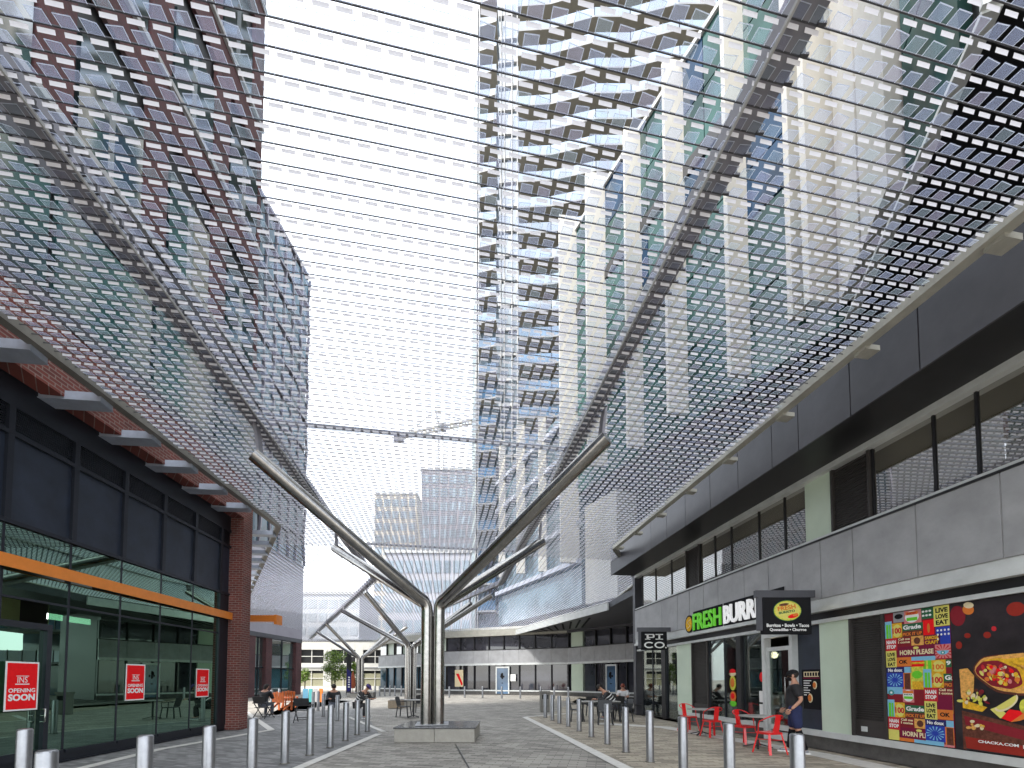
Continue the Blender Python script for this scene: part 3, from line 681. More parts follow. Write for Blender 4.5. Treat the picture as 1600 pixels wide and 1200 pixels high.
# utility plate
bb = MB(); a = (FR.s(1340)+FR.s(1352))/2; bb.fbox(FR, a-.06, a+.06, -.03, -.01, .52, .62); bb.build('vent_plate', m_alu, Rb)

# ================================================================== FAR BUILDING ACROSS THE END OF THE STREET
fA, fB, fC, fD = Vector((10.8, 35.6)), Vector((5.5, 42.3)), Vector((-7.2, 47.6)), Vector((-17.4, 57))
Fb = thing('curved_shop_building', 'low curving shop building with grey panel band closing the far street end', 'building', (0, 46, 0))
def seg(A, B): return Fr(A, B, -1)
sg = [Fr(fA, fB, -1), Fr(fB, fC, -1), Fr(fC, fD, -1)]
for f in sg:
    if (f.n.y > 0): f.n = -f.n; f.n3 = -f.n3
def fp(nm, m, f, a0, a1, n0, n1, z0, z1, par=None): bb = MB(); bb.fbox(f, a0, a1, n0, n1, z0, z1); return bb.build(nm, m, par or Fb)
for si, f in enumerate(sg):
    Lf = f.L
    fp('inner_wall', m_black, f, 0, Lf, -9, -.4, 0, 7.0)
    fp('sill', m_alu, f, 0, Lf, -.1, .05, .35, .48); fp('plinth', m_plinth, f, 0, Lf, -.1, .0, 0, .35)
    fp('lintel_channel', m_alu, f, 0, Lf, -.1, .18, 3.05, 3.25); fp('panel_joint', m_joint, f, 0, Lf, -.1, .09, 3.25, 4.6); fp('cap_strip', m_black, f, 0, Lf, -.1, .13, 4.6, 4.68)
    fp('fascia', m_charcoal if si == 0 else m_edge2, f, 0, Lf, -.4, .3, 6.1, 7.0)
    n = round(Lf/1.75); w = Lf/n
    for i in range(n): fp('fascia_panel', m_grey, f, i*w+.015, (i+1)*w-.015, -.1, .12, 3.25, 4.6)
    for i in range(n):
        a0, a1 = i*w, (i+1)*w
        if si == 2: gm = m_glassU if i % 2 else m_green
        else: gm = m_glassF
        fr1 = fp('window_frame', m_black, f, a0, a0+.07, -.3, .0, 4.68, 6.1); fp('pane', gm, f, a0+.07, a1, -.22, -.2, 4.68, 6.1, fr1)
        fr2 = fp('window_frame', m_black, f, a0, a0+.07, -.3, .0, .48, 3.05); fp('pane', m_glassF if si < 2 else m_blueg, f, a0+.07, a1, -.22, -.2, .48, 3.05, fr2)
def atpx(f, px): return f.s(px)
for f, x0, x1 in ((sg[1], 893, 910), (sg[0], 893, 911)):
    a0, a1 = sorted((f.s(x0), f.s(x1)))
    if a1 < 0 or a0 > f.L: continue
    a0 = max(a0, 0); a1 = min(a1, f.L)
    fp('glass_panel', m_green, f, a0, a1, -.2, .03, .48, 3.04); fp('glass_panel', m_green, f, a0, a1, -.2, .03, 4.69, 6.09)
for (px0, px1, f) in ((775, 796, sg[1]), (947, 964, sg[0])):
    a0, a1 = sorted((f.s(px0), f.s(px1))); d = MB()
    d.fbox(f, a0, a0+.12, -.1, .08, .1, 2.9); d.fbox(f, a1-.12, a1, -.1, .08, .1, 2.9); d.fbox(f, a0+.12, a1-.12, -.1, .08, 2.75, 2.9); d = d.build('door_frame', m_alu, Fb)
    lf = fp('pale_door', m_palegl, f, a0+.13, a1-.13, -.02, .04, .1, 2.75); c_ = (a0+a1)/2
    bb = MB(); p_ = f.P(c_, .06, 1.95); xd = f.d3 if f.d3.x > 0 else -f.d3
    for cx_, cz_, r_ in ((0, .1, .2), (-.16, -.08, .1), (.16, -.08, .1), (0, -.2, .13)): bb.ball(p_+xd*cx_+UP*cz_, (r_, .012, r_)); 
    bb.ball(p_-UP*.75, (.13, .012, .04)); bb.build('printed_mark', K['black'], lf)
f = sg[1]; a0, a1 = sorted((f.s(798), f.s(806))); fp('notice', K['white'], f, a0, a1, .02, .05, 1.4, 2.1)
a0, a1 = sorted((f.s(711), f.s(724))); fp('lit_poster', K['cream'], f, a0, a1, .0, .03, .8, 2.6)
bb = MB(); c_ = f.s(714); bb.hexa([f.P(c_+a, n, z) for n in (.035, .045) for a, z in ((-.25, 2.2), (.1, 2.2), (-.6, .9), (-.75, 1.1))]); bb.build('red_flag', K['red'], Fb)
# sloping eave with slots between the shop block and the far building
ev = MB(); e0, e1, e2 = H(952, 942, 6.62), H(802, 986, 6.62), f.P(f.s(802), 0, 6.62)
ev.prism([(e0.x, e0.y), (e1.x, e1.y), (fB.x-4, fB.y+1.6), (fB.x, fB.y), (fA.x, fA.y), (11, 24), (6.9, 23)], 6.3, 6.7); ev.build('eave_soffit', m_charcoal, Fb); b = MB(); b.beam(e0-UP*.25+Vector((-.1,-.1,0)), e1-UP*.25+Vector((-.1,-.1,0)), .1, .5); b.build('eave_fascia', m_alu, Fb)
for k in range(9):
    t = k/9; bb = MB(); p = e0.lerp(e1, .1+t*.85); q = Vector((fB.x+1, fB.y, 0)).lerp(Vector((fB.x-3, fB.y+1.3, 0)), t); p.z = 6.285; q.z = 6.285
    p2 = p.lerp(q, .25); q2 = p.lerp(q, .75); bb.beam(p2, q2, .16, .03); bb.build('eave_slot', K['black'], Fb)

# ================================================================== OFFICE BLOCK WITH PALE FINS
FF = Fr((22.9, 0), (22.9-.5147*44, 44), -1)
Of = thing('finned_office_block', 'pale green glass office block with tall cream fins above the right shops', 'building', (14, 24, 11))
OA, OB = H(1340, 490, 16.5), H(1545, 0, 16.5)
aA = FF.s(1340); Of_far = FF.s(770)
def op(nm, m, a0, a1, n0, n1, z0, z1, f=FF): bb = MB(); bb.fbox(f, min(a0, a1), max(a0, a1), n0, n1, z0, z1); return bb.build(nm, m, Of)
pA = FF.P(aA, 0, 16.5); FAB = Fr((OB.x, OB.y), (pA.x, pA.y), -1)
if FAB.n.x > 0: FAB.n = -FAB.n; FAB.n3 = -FAB.n3
m_fing = facadeglass('pale_green_glass', (.035, .085, .078), .03, .06, .02)
m_finb = facadeglass('deep_blue_glass', (.008, .035, .08), .04, .03, .02)
gl_edges = [FF.s(p) for p in (1340, 1253, 1150, 1055, 990, 942, 896)]
step = 1.15
bb = MB(); core = [FF.P(aA, -.3, 0), FF.P(FF.s(905), -.3, 0), FF.P(FF.s(905), -14, 0), Vector((44, 30, 0)), Vector((44, 0, 0)), Vector((13.4, 0, 0)), FAB.P(0, -.3, 0)]
bb.prism([(v.x, v.y) for v in core], 16.5, 38.5); bb.build('body', m_black, Of)
bb = MB(); ins = [FF.P(aA+.5, -4, 0), FF.P(FF.s(905), -4, 0), FF.P(FF.s(905), -13, 0), Vector((43, 29, 0)), Vector((43, 0, 0)), Vector((17.5, 0, 0)), FAB.P(0, -4, 0)]
bb.prism([(v.x, v.y) for v in ins], 7.0, 16.5); bb.build('recessed_base', m_black, Of)
a = FF.s(1340)-0.0
gl = []; k = 0
aa = aA
while aa < FF.s(896):
    a2 = min(aa+2.2, FF.s(896))
    for z0, z1, m in ((16.5, 20.6, m_fing), (20.75, 24.8, m_fing), (24.95, 27.5, m_finb if k % 3 == 1 else m_fing), (27.6, 31.2, m_finb if k % 2 else m_fing), (32.2, 35.2, m_fing), (35.3, 38.5, m_finb if k % 3 == 0 else m_fing)):
        gl.append((m, aa+.03, a2-.03, z0, z1))
    aa = a2; k += 1
for m, a0, a1, z0, z1 in gl: op('window', m, a0, a1, -.3, -.05, z0, z1)
op('dark_band', m_black, aA, FF.s(896), -.3, .05, 31.25, 32.15); op('roof_rail', m_white, aA, FF.s(896), -.3, .1, 38.5, 38.8)
aa = 0.0; Lab = FAB.L
for (x0, x1) in ((1446, 1545),):
    a0, a1 = sorted((FAB.s(x0), FAB.s(x1))); a0 = max(0, a0)
    for z0, z1 in ((16.5, 20.6), (20.7, 24.7), (24.8, 29), (29.1, 33), (33.1, 38.5)): bb = MB(); bb.fbox(FAB, a0+.03, a1-.03, -.3, -.02, z0, z1); bb.build('window', m_fing, Of)
bb = MB(); bb.fbox(FAB, 0, .12, -.3, .1, 16.45, 38.5); bb.fbox(FAB, .12, Lab, -.3, .06, 16.38, 16.5); bb.build('edge_trim', m_alu, Of)
for (x0, x1) in ((1348, 1386), (1390, 1440)):
    a0, a1 = sorted((FAB.s(x0), FAB.s(x1))); bb = MB(); bb.fbox(FAB, a0, a1, -.3, .35, 16.9, 41); bb.build('wide_fin', m_cream, Of)
# vertical fins: (centre px, protrusion, low, high)
def zat(px, py): s_ = FF.s(px); v = FF.P(s_, 0, 0); return 1.55+(1062-py)/680*v.y
for (x0, x1, yb, yt) in ((1278, 1335, 490, -700), (1253, 1276, 492, -700), (1150, 1185, 594, -60), (1050, 1083, 657, 85), (984, 1011, 707, 195), (920, 952, 742, 283), (876, 905, 889, 352)):
    s_ = FF.s(x1); z0 = zat(x0, yb); z1 = min(zat(x0, yt) if yt > -500 else 41, 41.5)
    p0 = FF.P(s_, -.1, 0); w = (x1-x0)/680*p0.y+.05
    dx = Vector((-1, -.12, 0)).normalized(); dy = Vector((dx.y, -dx.x, 0))
    q = [p0, p0+dx*w, p0+dx*w+dy*.32, p0+dy*.32]; bb = MB(); bb.hexa([Vector((c.x, c.y, z0)) for c in q]+[Vector((c.x, c.y, z1)) for c in q]); bb.build('fin', m_cream, Of)
# lower wing further along
Lw = thing('lower_finned_wing', 'lower wing with narrow pale fins and cream wall between the condominium and the office block', 'building', (4, 36, 8))
a0, a1 = FF.s(905), FF.s(775)
bb = MB(); bb.fbox(FF, a0, a1, -10, -.3, 7.5, 24.5); bb.build('wall', facadeglass('wing_glass', (.09, .13, .16), .08, .06, .02), Lw)
for i in range(5): bb = MB(); bb.fbox(FF, a0, a1, -.35, .15, 10.8+i*3.1, 11.2+i*3.1); bb.build('floor_band', M('pale_band_paint', (.34, .36, .42), .6, 0, .08, 1) if i == 0 else bpy.data.materials['pale_band_paint'], Lw)
for (x0, x1, yb, yt) in ((841, 853, 896, 652), (806, 819, 900, 667), (778, 788, 905, 690)):
    s_ = FF.s(x1); z0 = zat(x0, yb); z1 = zat(x0, yt); p0 = FF.P(s_, -.1, 0); w = (x1-x0)/680*p0.y
    dx = Vector((-1, -.12, 0)).normalized(); dy = Vector((dx.y, -dx.x, 0)); q = [p0, p0+dx*w, p0+dx*w+dy*.3, p0+dy*.3]
    bb = MB(); bb.hexa([Vector((c.x, c.y, z0)) for c in q]+[Vector((c.x, c.y, z1)) for c in q]); bb.build('fin', m_cream, Lw)
bb = MB(); c0, c1 = FF.s(956), FF.s(906); bb.fbox(FF, c0, c1, -2.5, -.6, 7.5, 15.4); bb.build('cream_wall', m_cream, Lw)

# ================================================================== CONDOMINIUM TOWER
Cn = thing('condominium_tower', 'tall condominium with rows of zigzag balconies, taupe undersides and blue glass railings', 'tower', (8, 50, 0))
def cy_(x): return 49.5-.086*x
Cf = Fr((-1.0*1.0+.0, cy_(0)+.1), (24, cy_(25)), 1)
Cf = Fr((0.6, cy_(.6)), (26, cy_(26)), 1)
if Cf.n.y > 0: Cf.n = -Cf.n; Cf.n3 = -Cf.n3
FH = 3.05; m_condow = M('balcony_edge_paint', (.22, .225, .235), .6, 0, .1, 1)
bb = MB(); bb.fbox(Cf, -4.8, Cf.L, -14, -.1, 0, 84); bb.build('wall', facadeglass('condo_glass', (.13, .17, .21), .08, .05, .02), Cn)
nb = 27
for i in range(nb):
    z = 3+i*FH
    pts = [(0.3, .0), (.3, 2.5), (4.0, 2.35), (9.0, 2.85), (13.0, 2.5), (18.2, 3.0), (22.5, 2.6), (Cf.L, 3.0), (Cf.L, 0)]
    bb = MB(); n_ = len(pts)
    bb.add([Cf.P(a, n, z) for a, n in pts]+[Cf.P(a, n, z+.2) for a, n in pts], [tuple(range(n_)), tuple(range(n_, 2*n_))[::-1]], 0)
    bb.add([Cf.P(a, n, z) for a, n in pts]+[Cf.P(a, n, z+.2) for a, n in pts], [(k, (k+1) % n_, n_+(k+1) % n_, n_+k) for k in range(n_)], 1)
    sl = bb.build('balcony_slab', [m_soffit, m_condow], Cn)
    rl = MB()
    for k in range(1, n_-2):
        p, q = Cf.P(pts[k][0], pts[k][1]-.08, z+.2), Cf.P(pts[k+1][0], pts[k+1][1]-.08, z+.2)
        rl.hexa([p, q, q+Cf.n3*.03, p+Cf.n3*.03, p+UP*1.05, q+UP*1.05, q+UP*1.05+Cf.n3*.03, p+UP*1.05+Cf.n3*.03])
    rl.build('railing_glass', m_palegl, sl)
    ps = MB()
    for k in range(1, n_-2):
        for j in range(4):
            p = Cf.P(pts[k][0]+(pts[k+1][0]-pts[k][0])*j/3, pts[k][1]+(pts[k+1][1]-pts[k][1])*j/3-.03, z+.2); ps.beam(p, p+UP*1.1, .06, .06, up=(0, 1, 0))
    ps.build('railing_posts', m_condow, sl)
    # corner balcony on the left
    bb = MB(); q = [(-4.4, -.1), (-4.4, 1.3), (-2.3, 1.6), (-2.3, -.1)]
    bb.add([Cf.P(a, n, z) for a, n in q]+[Cf.P(a, n, z+.2) for a, n in q], [(0, 1, 2, 3), (7, 6, 5, 4)], 0); bb.add([Cf.P(a, n, z) for a, n in q]+[Cf.P(a, n, z+.2) for a, n in q], [(0, 1, 5, 4), (1, 2, 6, 5), (2, 3, 7, 6)], 1)
    bb.build('balcony_slab', [m_soffit, m_condow], Cn)
    bb = MB(); bb.fbox(Cf, -4.35, -2.35, 1.2, 1.23, z+.2, z+1.3); bb.build('railing_glass', m_palegl, Cn)
    bb = MB(); bb.fbox(Cf, -2.2, .2, -.1, .12, z-.05, z+.3); bb.build('floor_band', m_white, Cn)
for a in (-4.8, -4.55, -1.9, -1.5, -.6, .05):
    bb = MB(); bb.fbox(Cf, a-.05, a+.05, -.1, .3, 0, 84); bb.build('mullion', m_white, Cn)
bb = MB(); bb.fbox(Cf, -5.3, -4.8, -14, 0, 0, 84); bb.build('corner_strip', M('pale_corner_glass', (.38, .44, .46), .3, 0, .2, .4), Cn)

# ================================================================== DISTANT SKYLINE
def bgtower(nm, lab, x0, x1, yt, Y, m, mw, nf, nw, cat='tower'):
    X0, X1 = (x0-800)/680*Y, (x1-800)/680*Y; zt = 1.55+(1062-yt)/680*Y
    t = thing(nm, lab, cat, ((X0+X1)/2, Y, 0)); b = MB(); b.box(X0, X1, Y, Y+(X1-X0), 0, zt); b.build('wall', m, t)
    W_ = []
    for i in range(nf):
        z0 = zt-(i+1)*zt/nf*.9
        for j in range(nw):
            w = (X1-X0)/nw; b = MB(); b.box(X0+j*w+w*.12, X0+(j+1)*w-w*.12, Y-.12, Y, z0, z0+zt/nf*.55); W_.append(b)
    many('window', mw, t, W_)
    b = MB(); b.box(X0-.4, X1+.4, Y-.3, Y+(X1-X0), zt, zt+.8); b.build('roof', m_white, t); return t
bgtower('distant_tower', 'distant grey mauve tower beneath the crane, seen through the net', 656, 742, 728, 140, M('mauve_tower_wall', (.22, .21, .235), .8, 0, .1, .1), M('haze_glass', (.20, .24, .28), .3, 0, .4, .15), 14, 6)  # distance haze is painted into the skyline wall and window colours
bgtower('distant_tower', 'distant beige tower left of the tower beneath the crane', 582, 648, 768, 165, M('beige_tower_wall', (.40, .37, .33), .8, 0, .1, .1), bpy.data.materials['haze_glass'], 14, 5)
bgtower('distant_block', 'pale low block standing in front of the distant towers', 600, 735, 862, 110, M('pale_block_wall', (.3, .3, .33), .8, 0, .1, .2), bpy.data.materials['haze_glass'], 6, 9, 'building')
bgtower('distant_block', 'pale hazy high rise low in the gap beside the far left tower', 462, 560, 928, 118, M('haze_wall', (.52, .53, .56), .8, 0, .06, .2), M('pale_haze_glass', (.40, .43, .47), .4, 0, .2, .2), 6, 6, 'building')  # pale wall and glass colours imitate haze
Yc = 150; cr_ = thing('tower_crane', 'construction crane with a long jib standing on the distant tower', 'crane', ((688-800)/680*Yc, Yc, 60))
def cp(px, py): return Vector(((px-800)/680*Yc, Yc, 1.55+(1062-py)/680*Yc))
def lattice(p, q, w, n, par, nm, r=.55):
    b = MB(); d = (q-p)/n; y = Vector((0, 1, 0)); u = d.normalized().cross(y)
    for sx in (-1, 1):
        b.beam(p+u*sx*w/2, q+u*sx*w/2, r, r); 
    for i in range(n): s_ = 1 if i % 2 else -1; b.beam(p+d*i+u*s_*w/2, p+d*(i+1)-u*s_*w/2, r*.7, r*.7)
    return b.build(nm, m_edge, par)
lattice(cp(688, 735), cp(685, 655), 1.7, 10, cr_, 'mast', .2); lattice(cp(685, 660), cp(742, 648), 1.3, 12, cr_, 'jib'); lattice(cp(685, 660), cp(620, 674), 1.3, 10, cr_, 'counter_jib')
b = MB(); b.beam(cp(683, 655), cp(678, 631), .5, .5); b.beam(cp(678, 631), cp(730, 650), .22, .22); b.beam(cp(678, 631), cp(628, 671), .22, .22); b.build('tower_head', m_edge, cr_)
b = MB(); q = cp(619, 673); b.box(q.x-1.6, q.x+1.8, Yc-.8, Yc+.8, q.z-2.2, q.z+.8); b.build('counterweight', m_charcoal, cr_)
b = MB(); q = cp(688, 658); b.box(q.x-.6, q.x+1.4, Yc-1, Yc+.8, q.z-1.2, q.z+1.0); b.build('cab', m_charcoal, cr_)
# pale garage like building at the street end
Pk = thing('pale_framed_building', 'pale masonry building with dark barred openings behind the leafy tree', 'building', (-24, 64, 0))
Fp = Fr(((455-800)/680*64, 64), ((760-800)/680*66, 66), 1)
if Fp.n.y > 0: Fp.n = -Fp.n; Fp.n3 = -Fp.n3
bb = MB(); bb.fbox(Fp, 0, Fp.L, -8, -.5, 0, 7.4); bb.build('inner_wall', m_black, Pk)
m_pale = M('pale_masonry', (.58, .57, .53), .8, 0, .08, 2); m_shut = M('khaki_shutter', (.28, .27, .18), .7, 0, .08, 4)
for z0, z1 in ((0, .6), (2.9, 4.0), (6.0, 7.4)): bb = MB(); bb.fbox(Fp, 0, Fp.L, -.5, 0, z0, z1); bb.build('wall_band', m_pale, Pk)
bb = MB(); bb.fbox(Fp, 0, Fp.L, -.5, .12, 3.3, 3.45); bb.fbox(Fp, 0, Fp.L, -.5, .12, 7.4, 7.55); bb.build('string_course', m_grey, Pk)
for i in range(7):
    a = i*4.6; 
    for z0, z1 in ((.6, 2.9), (4, 6)): bb = MB(); bb.fbox(Fp, a, a+1.1, -.5, .02, z0, z1); bb.build('pier', m_pale, Pk)
    if a+4.6 <= Fp.L+1:
        w_ = MB(); w_.fbox(Fp, a+1.1, a+4.6, -.3, -.2, .6, 2.5); w_ = w_.build('shutter', m_shut, Pk)
        for z0, z1 in ((.6, 2.9), (4, 6)):
            bb = MB(); bb.fbox(Fp, a+2.8, a+2.9, -.2, -.1, z0, z1); bb.fbox(Fp, a+1.1, a+2.8, -.2, -.12, (z0+z1)/2-.05, (z0+z1)/2+.05); bb.fbox(Fp, a+2.9, a+4.6, -.2, -.12, (z0+z1)/2-.05, (z0+z1)/2+.05); bb.build('window_bars', m_pale, Pk)
# ================================================================== SIGNS ON THE SHOP BUILDING
RX = -FR.d3                                                   # reading direction on the right wall
# lit fascia lettering
t = thing('fascia_sign', 'green and white raised shop lettering with an orange disc on the grey fascia band', 'sign', FR.P(FR.s(1130), .12, 3.2))
s0 = FR.s(1078); bb = MB()
dcx = FR.s(1085); bb.add([FR.P(dcx+.25*math.cos(i*.2618), .135, 3.44+.30*math.sin(i*.2618)) for i in range(24)]+[FR.P(dcx+.25*math.cos(i*.2618), .17, 3.44+.30*math.sin(i*.2618)) for i in range(24)],
    [tuple(range(24, 48))]+[(i, (i+1) % 24, 24+(i+1) % 24, 24+i) for i in range(24)]); dc = bb.build('disc', K['black'], t)
bb = MB(); bb.add([FR.P(dcx+.20*math.cos(i*.2618), .174, 3.44+.25*math.sin(i*.2618)) for i in range(24)], [tuple(range(24))]); bb.build('disc_face', K['gold'], dc)
bb = MB(); bb.tube([FR.P(dcx+.1, .177, 3.30), FR.P(dcx-.09, .177, 3.36), FR.P(dcx+.09, .177, 3.50), FR.P(dcx-.1, .177, 3.58)], .014, 6); bb.build('swirl', K['cream'], dc)
zz = 3.19; sF, sFe, sB = FR.s(1092), FR.s(1136.5), FR.s(1141)
bb = MB(); bb.fbox(FR, sFe-.02, sF+.05, .125, .14, zz-.05, zz+.63); bb.fbox(FR, 10.62, sB+.04, .125, .14, zz-.05, zz+.63); bb.build('backing_panel', K['black'], t)
text_mb('FRESH', FR.P(sF, .15, zz), RX, UP, sF-sFe, .55, .012, .05).build('green_letters', M('lit_green_letter', (.13, .55, .03), .4, 0, 0, emit=.12), t)
text_mb('BURRITO', FR.P(sB, .15, zz), RX, UP, sB-10.7, .55, .018, .05).build('white_letters', M('lit_white_letter', (.82, .82, .82), .4, 0, 0, emit=.15), t)
def blade(label, px0, px1, zt, h, spx, lab2):
    s_ = FR.s(spx); base = FR.P(s_, 0, zt); Y = base.y
    x0, x1 = (px0-800)/680*Y, (px1-800)/680*Y
    t = thing('hanging_sign', label, 'sign', (base.x, Y, zt-h))
    b = MB(); b.box(x0, x1, Y-.07, Y+.07, zt-h, zt); b.build('sign_box', K['black'], t, .01)
    b = MB(); b.box(x0-.14, base.x-.10, Y-.05, Y+.05, zt+.003, zt+.16); b.box(x0-.1, x0-.003, Y-.045, Y+.045, zt-h*.9, zt+.003); b.build('hanger_bar', m_charcoal, t)
    b = MB(); b.box(base.x-.1, base.x+.02, Y-.09, Y+.09, zt-.12, zt+.3); b.build('wall_bracket', m_alu, t)
    return t, x0, x1, Y
X1 = Vector((1, 0, 0))
t, x0, x1, Y = blade('square black hanging sign with an oval yellow emblem, sticking out over the shop door', 1192, 1267, 3.38, .82, 1283, '')
w = x1-x0; yf = Y-.075; zc = 3.38-.30; xc = x0+w*.5
def oval(rx_, rz_, y, m, nm, cx=0, cz=0, rot=0):
    b = MB(); b.add([(xc+cx+rx_*math.cos(a)*math.cos(rot)-rz_*math.sin(a)*math.sin(rot), y, zc+cz+rx_*math.cos(a)*math.sin(rot)+rz_*math.sin(a)*math.cos(rot)) for a in [i*math.pi/16 for i in range(32)]], [tuple(range(32))]); return b.build(nm, m, t)
oval(.315, .235, yf, K['dgreen'], 'emblem_rim'); oval(.30, .22, yf-.003, K['lime'], 'emblem_ring'); oval(.27, .195, yf-.006, K['yellow'], 'emblem_field')
oval(.11, .028, yf-.009, K['brown'], 'emblem_hat', -.08, .135, .15); oval(.12, .045, yf-.009, K['red'], 'emblem_pepper', .12, -.12, .25); oval(.06, .03, yf-.011, K['orange'], 'emblem_pepper', .17, -.09, .4)
cs, sn = math.cos(.16), math.sin(.16); xr, zr = Vector((cs, 0, sn)), Vector((-sn, 0, cs))
text_mb('FRESH', (xc-.21, yf-.009, zc-.015), xr, zr, .40, .10, .03, .002).build('emblem_word', K['orange'], t)
text_mb('BURRITO', (xc-.19, yf-.009, zc-.085), xr, zr, .36, .055, .03, .002).build('emblem_word', K['dgreen'], t)
tb = text_mb('Burritos • Bowls • Tacos', (x0+w*.06, yf-.002, 3.38-.82+.155), X1, UP, w*.88, .075, .03, .002)
merge(tb, text_mb('Quesadillas • Churros', (x0+w*.12, yf-.002, 3.38-.82+.055), X1, UP, w*.76, .075, .03, .002)); tb.build('menu_print', K['white'], t)
t, x0, x1, Y = blade('small black hanging sign with white slab lettering over the far shop corner', 1002, 1042, 3.33, .68, 1053, '')
w = x1-x0; yf = Y-.075
b = MB()
def st_(x, z, ww, hh): b.box(x0+w*x, x0+w*(x+ww), yf-.006, yf-.001, 2.65+.68*z, 2.65+.68*(z+hh))
st_(.2, .56, .08, .30); st_(.14, .56, .2, .05); st_(.14, .82, .34, .05); st_(.44, .69, .07, .15); st_(.26, .66, .22, .05)   # P
st_(.66, .56, .07, .30); st_(.55, .56, .29, .05); st_(.55, .82, .29, .05)                                             # I
def ring(cx, rx_, rz_, a0, a1):
    n_ = 22; pts = [(x0+w*cx+rx_*math.cos(a0+(a1-a0)*i/n_), 2.65+.68*.27+rz_*math.sin(a0+(a1-a0)*i/n_)) for i in range(n_+1)]
    q = [(x0+w*cx+(rx_-.06)*math.cos(a0+(a1-a0)*i/n_), 2.65+.68*.27+(rz_-.045)*math.sin(a0+(a1-a0)*i/n_)) for i in range(n_+1)]
    for i in range(n_): b.poly([(pts[i][0], yf-.004, pts[i][1]), (pts[i+1][0], yf-.004, pts[i+1][1]), (q[i+1][0], yf-.004, q[i+1][1]), (q[i][0], yf-.004, q[i][1])])
ring(.30, .19, .12, .7, 2*math.pi-.7); ring(.70, .19, .12, 0, 2*math.pi); st_(.92, .09, .05, .07)
b.build('sign_print', K['white'], t)
# collage poster ------------------------------------------------------------
def board(px0, px1, label, name='window_poster', base='maroon'):
    a0, a1 = FR.s(px0), FR.s(px1)
    t = thing(name, label, 'poster', FR.P((a0+a1)/2, 0, .44))
    bb = MB(); bb.fbox(FR, a1, a0, -.02, -.005, .44, 2.79); bb.build('sheet', K[base], t); return t, a0, a0-a1
t, a0, w = board(1385, 1487, 'bright patchwork window poster of food slogans beside the black louvre')
HH = 2.35; groups = {}
def print_all(gs, t):
    ks = sorted({c for c, n in gs}); pr = MB()
    for (c, n), g_ in gs.items(): merge(pr, g_, ks.index(c))
    pr.build('poster_print', [K[c] for c in ks], t)
LO = [0]
def patch(u0, v0, u1, v1, c, n=1):
    n += LO[0]
    u1 = min(u1, 1); v1 = min(v1, 1)
    g_ = groups.setdefault((c, n), MB()); q = [(u0, v0), (u0, v1), (u1, v1), (u1, v0)]
    g_.poly([FR.P(a0-u*w, -.004+.0008*n, 2.79-v*HH) for u, v in q])
def words_(u0, v0, u1, v1, body, c, n=3, bold=.04):
    n += LO[0]
    g_ = groups.setdefault((c, n), MB()); lines = body.split('/'); hh = (v1-v0)/len(lines)
    for i, l in enumerate(lines):
        cut = u1 > 1
        bt = text_mb(l, FR.P(a0-u0*w, -.004+.0008*n, 2.79-(v0+(i+.88)*hh)*HH), RX, UP, (u1-u0)*w, hh*.76*HH, bold, .0008)
        if cut:
            lim = (FR.P(a0-w, 0, 0)-FR.P(0, 0, 0)).dot(FR.d3)
            vv = [Vector(x) for x in bt.v]; bt.v = [tuple(x+FR.d3*max(0, lim-(x-FR.P(0, 0, 0)).dot(FR.d3))) for x in vv]
        merge(g_, bt)
def disc(u, v, ru, rv, c, n=2, a0_=0, a1_=6.2832):
    n += LO[0]
    g_ = groups.setdefault((c, n), MB()); g_.add([FR.P(a0-(u+ru*math.cos(x))*w, -.004+.0008*n, 2.79-(v-rv*math.sin(x))*HH) for x in [a0_+(a1_-a0_)*i/20 for i in range(21)]], [tuple(range(21))])
def rays(u, v, ru, rv, c):
    g_ = groups.setdefault((c, 2+LO[0]), MB())
    for i in range(14):
        x = i*.4488
        P_ = lambda r_, x_: FR.P(a0-min(1, max(0, (u+ru*r_*math.cos(x_))))*w, -.004+.0008*(2+LO[0]), 2.79-(v-rv*r_*math.sin(x_))*HH)
        g_.poly([P_(.3, x), P_(1, x-.1), P_(1, x+.1)])
